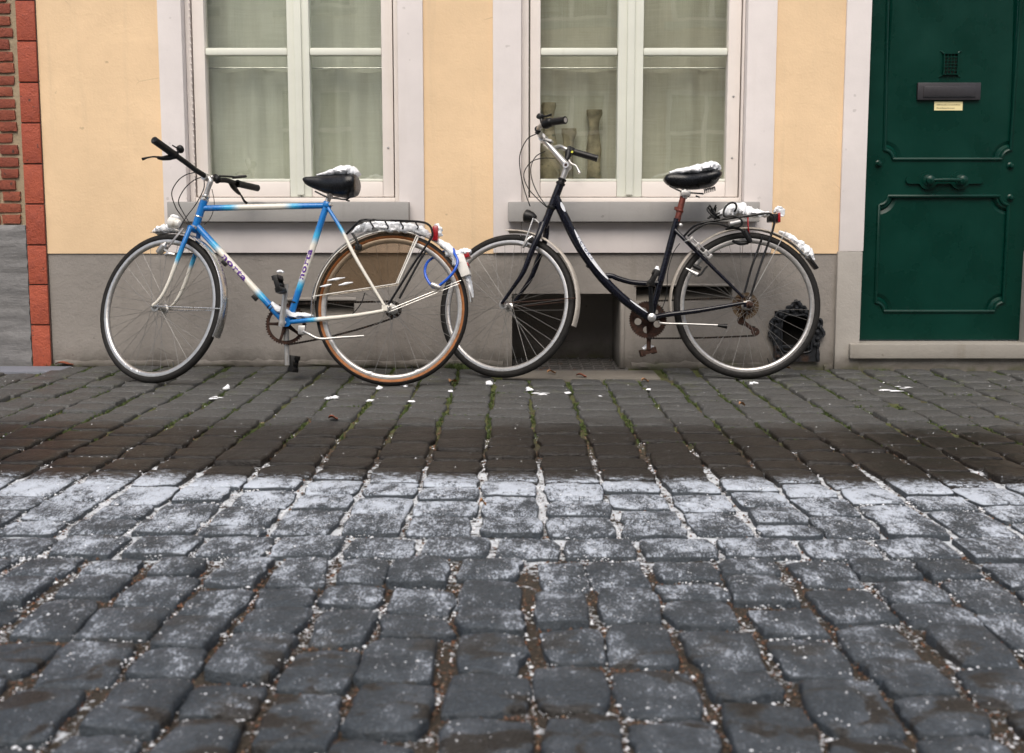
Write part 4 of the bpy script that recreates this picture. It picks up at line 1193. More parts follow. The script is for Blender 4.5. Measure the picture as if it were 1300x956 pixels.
# ---------------------------------------------------------------- blue and white bicycle
def blue_bike():
    b = Bike('bicycle', 'blue and white racing-style bicycle with black handlebar, leaning nearest the brick house', 496, -0.615, R_(9), R_(3.0), ((259, 255.5), (248.5, 287)), R_(21))
    r = b.root
    lx = lambda q, w: b.pt(q[0], q[1], w)
    cF = b.fp(202, 394.5)
    cF = cF + b.s * ((b.R * abs(math.sqrt(max(0, 1 - b.l2.z ** 2))) + gz(cF.x, cF.y) + 0.004 - cF.z) / b.s.z)
    print('BLUE front centre', cF, proj(cF), 'rear', proj(b.c))
    # frame
    f = MB()
    H0, H1 = b.pt(259, 255), b.pt(248.5, 287)
    f.tube(seg(H0, H1), 0.0175, 14, colf=grad((0, BLUE), (1, BLUE)))
    f.tube(seg(b.pt(258, 264.5), b.pt(415, 261), 48), 0.0135, 14, colf=grad((0, BLUE), (.12, BLUE), (.22, CYAN), (.32, WHITE), (.64, WHITE), (.74, CYAN), (.82, BLUE), (1, BLUE)))
    dt = seg(b.pt(251, 288), b.pt(361, 408), 60)
    f.tube(dt, 0.0155, 14, colf=grad((0, BLUE), (.13, BLUE), (.20, CYAN), (.27, WHITE), (.66, WHITE), (.74, CYAN), (.80, BLUE), (1, BLUE)))
    st = seg(b.pt(415.5, 258), b.pt(366.5, 408), 60)
    f.tube(st, 0.0150, 14, colf=grad((0, BLUE), (.20, BLUE), (.28, CYAN), (.36, WHITE), (.62, WHITE), (.70, CYAN), (.76, BLUE), (1, BLUE)))
    f.tube([b.pt(363, 409, -.036), b.pt(363, 409, .036)], 0.021, 16, colf=grad((0, BLUE), (1, BLUE)))
    ax = b.pt(493.5, 393.5)
    for w in (1, -1):
        f.tube(cr([b.pt(416.5, 264, .012 * w), b.pt(434, 292.5, .030 * w), b.pt(452, 328, .045 * w), b.pt(488, 388, .060 * w)], 12), [.0085, .0085, .0075, .006], 10, colf=grad((0, BLUE), (.16, BLUE), (.24, CYAN), (.30, WHITE), (1, WHITE)))
        f.tube(cr([b.pt(366, 409, .022 * w), b.pt(398, 406, .034 * w), b.pt(450, 400.5, .050 * w), b.pt(487, 394.5, .062 * w)], 12), [.0105, .0105, .009, .0075], 10, colf=grad((0, BLUE), (.18, BLUE), (.26, CYAN), (.34, WHITE), (1, WHITE)))
        n0 = len(f.v); f.obox(b.c + b.l * (.062 * w) + b.a * .012, b.a * .022, b.l * .0022, b.u * .012); f.col[n0:] = [WHITE] * (len(f.v) - n0)
    f.tube([b.pt(436, 297, -.03), b.pt(436, 297, .03)], .006, 8, colf=grad((0, WHITE), (1, WHITE)))
    f.lathe([(.0185, -.012), (.021, -.008), (.021, .008), (.0185, .012)], b.pt(415.5, 260), (st[1] - st[0]).normalized(), 16)
    frame = f.build('frame', M['bluepaint'], r, smooth=50)
    # fix colour of lugs
    ca = frame.data.color_attributes.get('col')
    for d in ca.data:
        if d.color[0] > .99: d.color = (*BLUE, 1)
    decal(b, 'norta', dt, 0.0155, -1, 0.036, M['purple'], frame, start=(b.pt(283, 325) - dt[0]).length, xs=1.75, weight=0.0012, squeeze=1.12)
    sr = list(reversed(st))
    decal(b, 'norta', sr, 0.0150, -1, 0.034, M['purple'], frame, start=(b.pt(381, 355) - sr[0]).length, xs=1.72, weight=0.0011, squeeze=1.12, shift=0.004)
    mb = MB(); d = (dt[1] - dt[0]).normalized()
    for px in ((285, 334), (323.5, 378)): mb.obox(b.pt(*px), d * .014, b.l * .008, d.cross(b.l) * .009)
    mb.build('cable_clip', M['blackplastic'], frame, bevel=.002)
    mb = MB()
    for px in ((342.5, 388.5), (345.5, 391.5)): c = b.pt(*px); mb.lathe([(.0162, -.0022), (.0172, 0), (.0162, .0022)], c, d, 16)
    c = b.pt(373.5, 384); mb.lathe([(.0158, -.004), (.0172, 0), (.0158, .004)], c, (st[1] - st[0]).normalized(), 16)
    mb.build('tube_band', M['blackplastic'], frame)
    # headset, fork, stem
    mb = MB()
    mb.lathe([(.017, 0), (.020, .003), (.020, .010), (.0165, .013), (.0185, .016), (.0185, .022), (.013, .025), (.012, .03)], H0, b.s, 18)
    mb.lathe([(.0175, 0), (.021, -.003), (.021, -.009), (.016, -.014)], H1, b.s, 18)
    mb.lathe([(.018, -.004), (.0195, 0), (.018, .004)], b.pt(252, 275), b.s, 18)
    mb.build('headset', M['chrome'], r)
    fk = MB()
    crown = H1 - b.s * .018
    near = cr([crown + b.l2 * .030 + b.s * .004, b.fp(232, 312, .046), b.fp(224, 333, .049), b.fp(214, 359, .050), b.fp(204, 378, .050), cF + b.l2 * .050], 8)
    fk.tube(near, [.011, .011, .0095, .008, .007], 12, colf=grad((0, BLUE), (.22, BLUE), (.38, CYAN), (.46, WHITE), (1, WHITE)))
    far = [p - b.l2 * (2 * (p - crown).dot(b.l2)) for p in near]
    fk.tube(far, [.011, .011, .0095, .008, .007], 12, colf=grad((0, BLUE), (.22, BLUE), (.38, CYAN), (.46, WHITE), (1, WHITE)))
    fk.tube([crown - b.l2 * .036, crown + b.l2 * .036], .0125, 12, up=b.s, rb=.014, colf=grad((0, BLUE), (1, BLUE)))
    fk.tube([H1, crown], .014, 12, colf=grad((0, BLUE), (1, BLUE)))
    fk.build('fork', M['bluepaint'], r)
    st_top = b.fp(267.5, 228)
    st_bot = H0 + b.s * .02
    st_top = st_bot + b.s * ((st_top - st_bot).dot(b.s))
    ext = st_top + b.f2 * .028 + b.s * .004
    b.bar = ext
    mb = MB()
    mb.tube(cr([st_bot, st_bot.lerp(st_top, .6), st_top - b.s * .006, st_top.lerp(ext, .6) + b.s * .003, ext], 5), [.0112, .0112, .0125, .012], 14)
    mb.tube([ext - b.l2 * .021, ext + b.l2 * .021], .0165, 16)
    mb.lathe([(0, .010), (.006, .010), (.0075, .002)], st_top + b.s * .01, b.s, 10)
    mb.build('stem', M['alloy'], r)
    # handlebar
    hb = MB()
    K = b.kp
    nearb = [ext, K(258, 222), K(247, 215), K(236, 206.5), K(222, 196.5)]
    farb = [ext, K(277, 228.5), K(287, 229), K(297, 232)]
    hb.tube(cr(nearb, 6), .0118, 14); hb.tube(cr(farb, 6), .0118, 14)
    bar = hb.build('handlebar', M['blackplastic'], r)
    gs = []
    for (p, q) in (((223, 197.5), (195, 177.5)), ((301, 233), (327.5, 239))):
        A, B = K(*p), K(*q); d = (B - A).normalized(); mb = MB(); L = (B - A).length
        prof = [(.012, 0), (.0185, .001), (.0185, .006), (.0158, .010)] + [(.0158 + .0006 * (k % 2), .012 + (L - .02) * k / 18) for k in range(19)] + [(.0165, L - .004), (.013, L), (.006, L - .001), (0, L - .0025)]
        mb.lathe(prof, A, d, 18); mb.build('grip', M['blackplastic'], bar, smooth=50); gs.append((A, B, d))
    # brake levers
    def lever(hp, pts, cable):
        mb = MB()
        mb.tube(cr(hp, 4), [.011, .014, .012, .008], 10, rb=[.010, .013, .010, .007]); mb.tube(cr(pts, 5), [.007, .0055, .005, .006, .0075], 10, rb=[.006, .004, .0035, .004, .0065])
        mb.build('brake_lever', M['blackplastic'], bar)
    lever([K(222, 199), K(214, 200, .008), K(206, 201, .02), K(200, 200, .03)], [K(206, 200.5, .02), K(196, 199, .035), K(188, 200, .045), K(181, 202, .05)], None)
    lever([K(292, 231), K(297, 238, .004), K(301, 243, .008), K(304, 246, .01)], [K(300, 242, .008), K(306, 248, .015), K(310, 255, .02), K(313, 257.5, .02)], None)
    mb = MB()
    c = K(228.5, 189.5); mb.lathe([(0, .012), (.010, .011), (.017, .005), (.0185, -.004), (.017, -.008), (0, -.008)], c, (b.l2 * .8 - b.s * .5).normalized(), 18)
    mb.tube([K(222, 197), K(226, 193), c], .007, 8); mb.tube([c, K(223, 187), K(219, 184.5)], [.004, .003, .003], 8)
    mb.build('bell', M['blackplastic'], bar)
    mb = MB()
    mb.tube([K(277, 229), K(274, 226), K(273, 230)], [.018, .020, .016], 12); mb.tube(cr([K(279, 223.5), K(291, 224, .006), K(300, 225, .006)], 4), .0045, 8)
    mb.tube([K(296, 225.5), K(304, 224.5), K(311.5, 223.8)], [.010, .011, .010], 10, rb=.007)
    mb.build('shift_lever', M['blackplastic'], bar)
    # cables
    def cable(pts, n=8, rr=.0024): mb = MB(); mb.tube(cr(pts, n), rr, 7); mb.build('cable', M['blackplastic'], r)
    cable([K(247, 219, .01), K(236, 222, .05), K(225.5, 230, .09), K(218, 245, .11), K(223, 263, .10), K(231, 275, .08), b.fp(239, 286, .02)])
    cable([K(257, 224.5, .01), K(246, 229, .05), K(234, 240, .08), K(226.6, 255, .09), K(231, 267, .08), b.fp(241, 284, .03)])
    cable([K(259, 227, .01), K(259, 238, .03), K(254, 250, .04), K(246, 263, .05), b.fp(236, 276, .05), b.fp(228, 290, .04)])
    cable([K(269, 240, -.03), K(272, 256, -.05), K(270, 270, -.05), K(265, 280, -.04), b.pt(259, 285, -.02)], rr=.0016)
    # front wheel, guard, brake, lamp
    wheel(b, cF, b.l2, b.R, .0165, M['alloy'], False, 36, twist=.1)
    A = lambda px, py: b.ang(b.fp(px, py), cF, b.f2, b.s)
    t0, t1 = A(196, 300), A(277, 430)
    if t1 < t0: t1 += 2 * math.pi
    fd = fender(b, cF, b.f2, b.s, b.l2, b.R + .010, t0, t1, .026, M['fenderchrome'])
    mb = MB(); e = cF + (b.f2 * math.cos(t1 - .36) + b.s * math.sin(t1 - .36)) * (b.R + .012)
    for w in (1, -1): mb.tube([cF + b.l2 * .052 * w, e + b.l2 * .024 * w], .0028, 8)
    mb.build('mudguard_stay', M['chrome'], fd)
    mb = MB()
    for w in (1, -1):
        mb.tube(cr([b.fp(232, 290, .012 * w), b.fp(224, 300, .035 * w), b.fp(212, 316, .034 * w), b.fp(206, 320, .030 * w)], 5), [.006, .007, .006, .005], 8, rb=.004)
        mb.obox(b.fp(208, 314, .019 * w), b.f2 * .020, b.l2 * .006, b.s * .006)
    mb.tube(cr([b.fp(222, 323, .05), b.fp(214, 322, .06), b.fp(210, 324, .06)], 4), [.006, .009, .007], 8)
    mb.build('brake_caliper', M['alloy'], r)
    mb = MB(); c = b.fp(221, 283, .02)
    mb.lathe([(0, -.040), (.014, -.036), (.024, -.018), (.028, .006), (.029, .016), (.026, .018), (0, .014)], c, (b.f2 - b.s * .12).normalized(), 20)
    hl = mb.build('headlight', M['whitepl'], r)
    mb = MB(); mb.tube([c - b.f2 * .01 - b.s * .026, b.fp(234, 296, .0), b.fp(240, 292, 0)], .004, 8); mb.build('lamp_bracket', M['alloy'], hl)
    mb = MB(); c = b.fp(206, 315, .055); d = (b.s * .92 - b.f2 * .35).normalized()
    mb.lathe([(0, .034), (.006, .033), (.008, .026), (.010, .022), (.016, .016), (.017, -.024), (.013, -.030), (.0, -.031)], c, d, 18)
    mb.tube([c, b.fp(220, 324, .05)], .006, 8)
    mb.build('dynamo', M['alloy'], r)
    # rear wheel with guard, dress guard, rack
    wheel(b, b.c, b.l, b.R, .0165, M['alloy'], True, 36)
    B = lambda px, py: b.ang(b.pt(px, py), b.c, b.a, b.u)
    t0, t1 = B(397, 402), B(596, 384)
    if t1 < t0: t1 += 2 * math.pi
    fd = fender(b, b.c, b.a, b.u, b.l, b.R + .011, t0, t1, .026, M['fenderchrome'])
    mb = MB()
    for w in (1, -1):
        mb.tube([b.pt(496, 392, .064 * w), b.pt(585, 356, .027 * w)], .0018, 8); mb.tube([b.pt(494, 396, .064 * w), b.pt(583, 360, .03 * w)], .0014, 8)
    mb.build('mudguard_stay', M['chrome'], fd)
    # smoky dress guard: sector plate on each side with a wire edge
    for w in (1, -1):
        wv = b.l * (.030 * w)
        ta, tb = B(398, 380), B(530, 300)
        ar = arc(b.c, b.a, b.u, b.R + .004, ta, tb, 30)
        corner = b.pt(504, 361); left = b.pt(399, 377)
        poly = ar + [corner, left]
        loc = [((p - b.c).dot(b.a), (p - b.c).dot(b.u)) for p in poly]
        mb = MB(); poly_fill([loc], .029 * w, .0016, mb, lambda x, z, y: b.c + b.a * x + b.u * z + b.l * y)
        dg = mb.build('dress_guard', M['smoky'], r, smooth=0)
        mb = MB(); mb.tube([p + wv for p in poly], .0026, 7, closed=True)
        mb.tube([b.pt(505, 360, .031 * w), b.pt(531, 301, .031 * w)], .004, 8)
        mb.build('guard_wire', M['whitepl'], dg)
    rk = MB()
    for w in (1, -1):
        q = .055 * w
        rk.tube(cr([b.pt(440, 297, .020 * w), b.pt(449, 288, .045 * w), b.pt(458, 280, q), b.pt(470, 279, q), b.pt(500, 280, q), b.pt(532, 281.5, q), b.pt(545, 286, q), b.pt(549, 297, q), b.pt(545, 306, q), b.pt(524, 337, q), b.pt(493, 387, .066 * w)], 6), .0052, 9)
    rk.tube(cr([b.pt(541, 318, .055), b.pt(530, 336, .058), b.pt(507, 379, .064)], 4), .005, 8)
    for px in (470, 489, 508, 527): rk.tube([b.pt(px, 280.5, -.055), b.pt(px, 280.5, .055)], .0032, 8)
    rk.tube([b.pt(543, 285, -.055), b.pt(543, 285, .055)], .005, 8)
    rk_o = rk.build('luggage_rack', M['blacksteel'], r)
    for px in (470, 489, 508, 527):
        mb = MB(); mb.tube(cr([b.pt(px, 281, .05), b.pt(px + 2, 285, .052), b.pt(px + 4, 288, .056), b.pt(px + 2.5, 291, .060)], 4), .0034, 8); mb.build('rack_hook', M['blacksteel'], rk_o)
    # lamps and plate at the back
    mb = MB(); c = b.pt(553.5, 297); mb.obox(c, b.a * .013, b.l * .030, b.u * .034); mb.build('tail_light', M['redlens'], r, bevel=.007)
    mb = MB(); n_ = (b.u * .35 - b.a).normalized(); up_ = n_.cross(b.l).normalized(); up_ = up_ if up_.z > 0 else -up_
    c = b.pt(588, 338); mb.obox(c, n_ * .022, b.l * .045, up_ * .050); pl = mb.build('number_plate_holder', M['whitepl'], r, bevel=.004)
    mb = MB(); mb.obox(b.pt(592, 325.5), n_ * .017, b.l * .0425, up_ * .010); mb.obox(b.pt(592.5, 337.5), n_ * .012, b.l * .0425, up_ * .009); mb.build('reflector', M['redlens'], pl, bevel=.002)
    # saddle, post
    mb = MB(); mb.tube([b.pt(413, 263), b.pt(420.5, 243)], .0125, 14); mb.tube([b.pt(419, 249, -.028), b.pt(419, 249, .028)], .013, 12); mb.build('seat_post', M['chrome'], r)
    mb = MB(); c = b.pt(420, 260); mb.tube([c - b.l * .016, c + b.l * .020], .0065, 10); mb.build('clamp_bolt', M['chrome'], r)
    sd = saddle(b, [(384.5, 227), (388, 225), (400, 224), (420, 223), (440, 221), (452, 222), (455, 228)], [(385.5, 231), (390, 235.5), (402, 241), (418, 247), (438, 251), (451, 248), (454.5, 240)], [.013, .022, .028, .038, .070, .092, .088, .066], M['vinyl'])
    mb = MB()
    for w in (1, -1):
        mb.tube(cr([b.pt(400, 243, .012 * w), b.pt(415, 250, .022 * w), b.pt(428, 252, .024 * w), b.pt(440, 253, .03 * w), b.pt(447, 247, .045 * w)], 4), .0038, 8)
        hel = []
        for k in range(40): a_ = k * .9; hel.append(b.pt(447, 246, .05 * w) + b.u * (-.018 + .0009 * k) + (b.a * math.cos(a_) + b.l * math.sin(a_)) * .011)
        mb.tube(hel, .0022, 6)
    mb.tube(cr([b.pt(440, 254, -.05), b.pt(443, 255, 0), b.pt(440, 254, .05)], 4), .0045, 8)
    mb.build('saddle_springs', M['blacksteel'], sd)
    # drive
    ccr = b.pt(363, 411.5, -.048)
    mb = MB(); chainring(mb, ccr, b.l, .092, 46); cg = mb.build('chainring', M['rust'], r, smooth=35)
    bbn, bbf = b.pt(357.5, 411, .055), b.pt(363, 410, -.062)
    mb = MB(); mb.tube([b.pt(363, 409, -.062), b.pt(361, 409.5, .05), bbn], .008, 10)
    pe = b.pt(363.5, 360.5, .066); mb.tube([bbn + (bbn - pe).normalized() * .012, bbn.lerp(pe, .5), pe], [.0145, .012, .011], 12, up=b.l, rb=[.009, .007, .007]); mb.lathe([(0, .010), (.008, .010), (.010, .004)], bbn, b.l, 12)
    ck = mb.build('crank', M['alloy'], r)
    pedal(b, b.pt(354.5, 361, .115), (b.u * .96 + b.a * .28).normalized(), M['blackplastic'], ck)
    pf = b.pt(364.5, 461, -.070)
    mb = MB(); mb.tube([bbf, bbf.lerp(pf, .5), pf + (pf - bbf).normalized() * .01], [.0145, .012, .011], 12, up=b.l, rb=[.009, .007, .007]); ck2 = mb.build('crank', M['alloy'], r)
    pedal(b, b.pt(373, 462, -.125), (b.u * .99 - b.a * .12).normalized(), M['blackplastic'], ck2)
    mb = MB(); cs = b.c - b.l * .044
    mb.lathe([(.012, -.004), (.036, -.003), (.039, 0), (.036, .003), (.012, .004)], cs, b.l, 32); mb.build('sprocket', M['chain'], r)
    rl = b.c - b.l * .046; rr_ = ccr
    c1 = chain_run(rr_ + b.u * .093 - b.a * .01, rl + b.u * .038, 'chain', b)
    c2 = chain_run(rr_ - b.u * .093 - b.a * .01, rl - b.u * .038, 'chain', b, .012)
    c1.add(c2.v, c2.f); c1.build('chain', M['chain'], r)['kind'] = 'stuff'
    # near side hub nut with shift chain, kickstand
    mb = MB(); mb.lathe([(.0, .084), (.007, .083), (.009, .07), (.011, .064), (.0, .062)], b.c, b.l, 12); mb.build('axle_nut', M['chrome'], r)
    mb = MB(); mb.tube(cr([b.pt(384, 420, .03), b.pt(392, 424, .045), b.pt(406, 430, .05), b.pt(432, 428.5, .05), b.pt(462, 426.5, .05)], 6), [.0065, .006, .006, .005], 10); ks = mb.build('kickstand', M['alloy'], r)
    mb = MB(); mb.obox(b.pt(383.5, 419, .025), b.a * .016, b.l * .012, b.u * .020); mb.build('stand_mount', M['alloy'], ks, bevel=.004)
    mb = MB(); mb.tube(cr([b.pt(463, 372, .05), b.pt(459, 384, .055), b.pt(452, 394, .055), b.pt(447, 399, .05)], 5), .0022, 7); mb.build('cable', M['blackplastic'], r)
    mb = MB(); mb.obox(b.pt(455, 314, .034), b.a * .014, b.l * .010, b.u * .013); mb.tube(cr([b.pt(447, 296, .03), b.pt(452, 304, .04), b.pt(456, 314, .04)], 4), .006, 8); mb.build('brake_caliper', M['blackplastic'], r, bevel=.002)
    # blue cable lock round the rear tyre
    lk = MB(); lp = cr([b.pt(577, 322, .040), b.pt(581, 333, .062), b.pt(573, 349, .070), b.pt(554, 364.5, .058), b.pt(545, 359, .048), b.pt(539.5, 346, .030), b.pt(542, 334, 0), b.pt(550, 327, -.034), b.pt(562, 320, -.052), b.pt(573, 316, -.03), b.pt(576, 317, .01)], 7, True)
    tagl = empty('cable_lock', lp[0], 'bright blue cable lock looped round the rear tyre of the blue bicycle', 'bicycle lock')
    lk.tube(lp, .0062, 10, closed=True); lk.build('cable', M['bluecable'], tagl)
    mb = MB(); c = b.pt(553, 363, .060); mb.lathe([(0, -.024), (.010, -.022), (.012, -.012), (.012, .016), (.009, .022), (0, .023)], c, (b.u * .4 + b.a * .9).normalized(), 16); mb.build('lock_body', M['alloy'], tagl)
    # snow lying on it
    P = b.pts
    snow_on(P([(402, 222.5), (415, 220.5), (430, 218.5), (443, 217), (454, 222)]), [.008, .028, .045, .072, .082, .055], [.004, .010, .016, .027, .026, .014], 'snow lying on the saddle of the blue bicycle', nz=.25)
    snow_on(P([(447, 296), (458, 290), (475, 288.5), (500, 289), (525, 291), (541, 296), (545, 301)]), [.012, .04, .042, .044, .044, .03, .014], [.006, .020, .027, .026, .025, .022, .010], 'snow packed on the luggage rack of the blue bicycle', nz=.3)
    snow_on(P([(555, 284), (556, 290), (558, 300)]), [.01, .02, .022, .016], [.012, .016, .014], 'snow cap on the red tail light of the blue bicycle', up=b.a)
    ts = B(556, 305), B(597, 378)
    snow_on(arc(b.c, b.a, b.u, b.R + .024, ts[0], ts[1] if ts[1] > ts[0] else ts[1] + 2 * math.pi, 20), [.018, .03, .032, .034, .032, .027, .022, .015], [.010, .018, .020, .026, .020, .008, .005, .003], 'snow along the rear mudguard of the blue bicycle', up=None, nz=.4)
    snow_on(P([(580, 322.5), (588, 319.5), (598, 319.5)]), [.03, .046, .046, .036], [.008, .016, .014, .008], 'snow on top of the number plate holder', nz=.35)
    for (ta_, tb_, nm) in ((R_(-62), R_(-88), 'snow caught in the lower rim of the blue bicycle rear wheel, front side'), (R_(-97), R_(-118), 'snow caught in the lower rim of the blue bicycle rear wheel, back side')):
        snow_on(arc(b.c, b.a, b.u, b.R - .041, ta_, tb_, 16), [.004, .010, .012, .009, .013, .006], [.002, .006, .008, .006, .009, .003], nm, up=b.u)
    snow_on(arc(cF, b.f2, b.s, b.R - .040, R_(-55), R_(-106), 18), [.003, .009, .011, .012, .008, .004], [.002, .005, .007, .008, .005, .002], 'snow caught in the lower rim of the front wheel nearest the brick house', up=b.s)
    snow_on([b.pt(x, y, .012) for x, y in ((345, 384), (352, 391), (362, 396), (374, 400), (387, 400), (398, 401))], [.008, .020, .022, .028, .026, .010], [.006, .014, .013, .012, .011, .005], 'snow heaped on the bottom bracket of the blue bicycle', nz=.4)
    snow_on([b.pt(x, y, .06) for x, y in ((352, 345), (356, 344), (360, 345.5))], [.012, .02, .012], [.004, .007, .004], 'snow on the raised pedal of the blue bicycle')
    for k, (x0, y0, x1, y1) in enumerate(((416, 356, 438, 352.5), (430, 362, 448, 358.5), (406, 364, 421, 361))):
        snow_on([b.pt(x0, y0, .034), b.pt((x0 + x1) / 2, (y0 + y1) / 2, .036), b.pt(x1, y1, .034)], [.003, .005, .003], [.002, .0055, .002], ['upper streak', 'lower right streak', 'lower left streak'][k] + ' of snow on the smoky dress guard', up=b.u)
    # front guard and lamp
    t0 = A(196, 300)
    snow_on(arc(cF, b.f2, b.s, b.R + .024, t0, t0 - R_(-22), 10), [.01, .028, .03, .02], [.006, .018, .020, .010], 'snow on the front mudguard beside the headlight', up=b.s)
    c = b.fp(222, 275, .02); snow_on([c - b.f2 * .025, c, c + b.f2 * .02], [.008, .02, .012], [.004, .010, .005], 'snow on the white headlight of the blue bicycle')
    return b
bl = blue_bike()

# ---------------------------------------------------------------- black city bicycle
def black_bike():
    b = Bike('bicycle', 'black city bicycle with curved frame and rusty seat post, nearest the green door', 948, -0.365, R_(7), R_(0.5), ((711, 235), (700.5, 262)), R_(24))
    r = b.root
    cF = b.fp(643, 387)
    cF = cF + b.s * ((b.R * abs(math.sqrt(max(0, 1 - b.l2.z ** 2))) + gz(cF.x, cF.y) + 0.004 - cF.z) / b.s.z)
    print('BLACK front centre', cF, proj(cF), 'rear', proj(b.c))
    NV = M['navypaint']
    H0, H1 = b.pt(711, 235), b.pt(700.5, 262)
    f = MB()
    f.tube([H0, H1], .0185, 16)
    dp = b.pts([(705, 250), (713, 268), (726, 295), (737, 315), (750, 334), (763, 351), (778, 367), (797, 384), (822, 402)], n=8)
    f.tube(dp, [.021, .0225, .0225, .022, .0215, .021, .020], 18)
    f.tube(b.pts([(769, 350), (777, 350.5), (786, 354), (803, 358.5), (825, 360), (838, 359)], n=6), .0125, 12)
    f.tube(seg(b.pt(859.5, 278), b.pt(826.5, 402)), .0155, 14)
    f.tube([b.pt(825.5, 402, -.036), b.pt(825.5, 402, .036)], .023, 16)
    for w in (1, -1):
        f.tube(b.pts([(857, 292, .014 * w), (866, 301, .030 * w), (885, 320, .045 * w), (915, 349.5, .055 * w), (944, 378, .062 * w)], n=6), [.0095, .0095, .009, .008, .0065], 10)
        f.tube(b.pts([(828, 403, .026 * w), (850, 399, .040 * w), (890, 394, .052 * w), (944, 384.5, .062 * w)], n=6), [.012, .012, .0105, .008], 10)
        f.obox(b.c + b.l * (.062 * w) + b.a * .008, b.a * .020, b.l * .0022, b.u * .011)
    f.tube([b.pt(877, 312, -.05), b.pt(877, 312, .05)], .006, 8)
    frame = f.build('frame', NV, r, smooth=50)
    # white decal strips with lettering, following the curved tube
    def strip(path, r_, a0, a1, s0, s1, name, mat, lift=.0009):
        L = [0]
        for i in range(1, len(path)): L.append(L[-1] + (path[i] - path[i - 1]).length)
        vs, n = [], 40; m = 6
        for i in range(n + 1):
            u = i / n; x = s0 + (s1 - s0) * u
            j = max(k for k in range(len(path) - 1) if L[k] <= x); t = (x - L[j]) / (L[j + 1] - L[j]); p = path[j].lerp(path[j + 1], t); tn = (path[j + 1] - path[j]).normalized()
            sdv = tn.cross(b.l)
            taper = math.sin(math.pi * min(1, max(0.02, u))) ** .45
            for k in range(m + 1):
                an = a0 + (a1 - a0) * (0.5 + (k / m - 0.5) * taper)
                vs.append(p + (b.l * math.cos(an) + sdv * math.sin(an)) * (r_ + lift))
        fs = [(i * (m + 1) + k, (i + 1) * (m + 1) + k, (i + 1) * (m + 1) + k + 1, i * (m + 1) + k + 1) for i in range(n) for k in range(m)]
        return MB().add(vs, fs).build(name, mat, frame, smooth=70)
    up_sign = 1 if (dp[20] - dp[10]).normalized().cross(b.l).z > 0 else -1
    s_a = min(range(len(dp)), key=lambda i: (dp[i] - b.pt(730, 292)).length); s_b = min(range(len(dp)), key=lambda i: (dp[i] - b.pt(768, 352)).length)
    LL = [0]
    for i in range(1, len(dp)): LL.append(LL[-1] + (dp[i] - dp[i - 1]).length)
    strip(dp, .0222, up_sign * .20, up_sign * 1.25, LL[s_a] - .005, LL[s_b] + .015, 'decal_strip', M['decalwhite'])
    strip(dp, .0222, up_sign * .15, up_sign * 1.0, .035, .085, 'decal_strip', M['decalwhite'])
    strip(dp, .0205, up_sign * .5, up_sign * 1.0, LL[-1] - .115, LL[-1] - .01, 'decal_strip', M['decalwhite'])
    decal(b, 'VICTORIA', dp, .0222, up_sign, .0245, M['decalblue'], frame, start=LL[s_a] + .030, weight=.0006, squeeze=1.28, shift=.0165, lift=.0018)
    mb = MB(); d = (dp[-10] - dp[-12]).normalized(); mb.obox(b.pt(746, 338), d * .008, b.l * .006, d.cross(b.l) * .006); mb.build('cable_clip', M['blackplastic'], frame, bevel=.001)
    # headset and fork
    mb = MB(); mb.lathe([(.0185, 0), (.0225, .003), (.0225, .011), (.017, .014), (.0165, .022)], H0, b.s, 18); mb.lathe([(.0165, .022), (.0205, .024), (.0205, .031), (.013, .034)], H0, b.s, 18)
    mb.lathe([(.0185, 0), (.0215, -.004), (.0205, -.012), (.016, -.016)], H1, b.s, 18); mb.build('headset', M['blackplastic'], r)
    crown = b.fp(690, 287); crown = H1 + b.s * ((crown - H1).dot(b.s))
    fk = MB(); fk.tube([H1, H1.lerp(crown, .5), crown], [.0185, .017, .018], 14)
    near = cr([crown + b.l2 * .020 + b.s * .01, b.fp(684, 298, .042), b.fp(674, 321, .050), b.fp(664, 346, .052), b.fp(650, 367, .052), cF + b.l2 * .052], 8)
    fk.tube(near, [.015, .0145, .0135, .0115, .0085, .0075], 14)
    fk.tube([p - b.l2 * (2 * (p - crown).dot(b.l2)) for p in near], [.015, .0145, .0135, .0115, .0085, .0075], 14)
    fk.tube([crown - b.l2 * .035, crown + b.l2 * .035], .014, 12)
    fk.build('fork', NV, r)
    # adjustable stem and swept bar
    base = H0 + b.s * .03
    elbow = b.fp(716.5, 210); elbow = base + b.s * ((elbow - base).dot(b.s))
    clamp = b.fp(690, 176)
    mb = MB(); mb.tube([base, base.lerp(elbow, .6), elbow], [.0135, .0135, .0165], 14)
    mb.tube([elbow, elbow.lerp(clamp, .25), elbow.lerp(clamp, .75), clamp], [.018, .0145, .012, .014], 14, up=b.l2, rb=[.019, .017, .015, .018])
    mb.tube([clamp - b.l2 * .024, clamp + b.l2 * .024], .0185, 16)
    mb.tube([elbow - b.l2 * .022, elbow + b.l2 * .022], .015, 14)
    mb.obox(clamp - b.f2 * .035 - b.s * .004 + b.l2 * .01, b.f2 * .020, b.l2 * .014, b.s * .005)
    stm = mb.build('stem', M['alloy'], r)
    mb = MB(); mb.lathe([(0, .0005), (.0075, .001), (.0085, -.001)], elbow + b.l2 * .022, b.l2, 12); mb.build('stem_bolt', M['rust'], stm)
    b.bar = clamp
    F = b.fp
    hb = MB()
    gN0, gN1 = F(697, 155.5, .255), F(718, 152.5, .285)
    gF0, gF1 = F(724, 191.5, -.245), F(759, 201.5, -.285)
    hb.tube(cr([clamp, clamp + b.l2 * .05, F(686, 170.5, .10), F(683.5, 165, .19), F(687, 159.5, .235), gN0, gN1], 6), .0112, 14)
    hb.tube(cr([clamp, clamp - b.l2 * .05, F(700, 186.5, -.10), F(704, 188, -.17), F(711, 186.5, -.22), gF0, gF1], 6), .0112, 14)
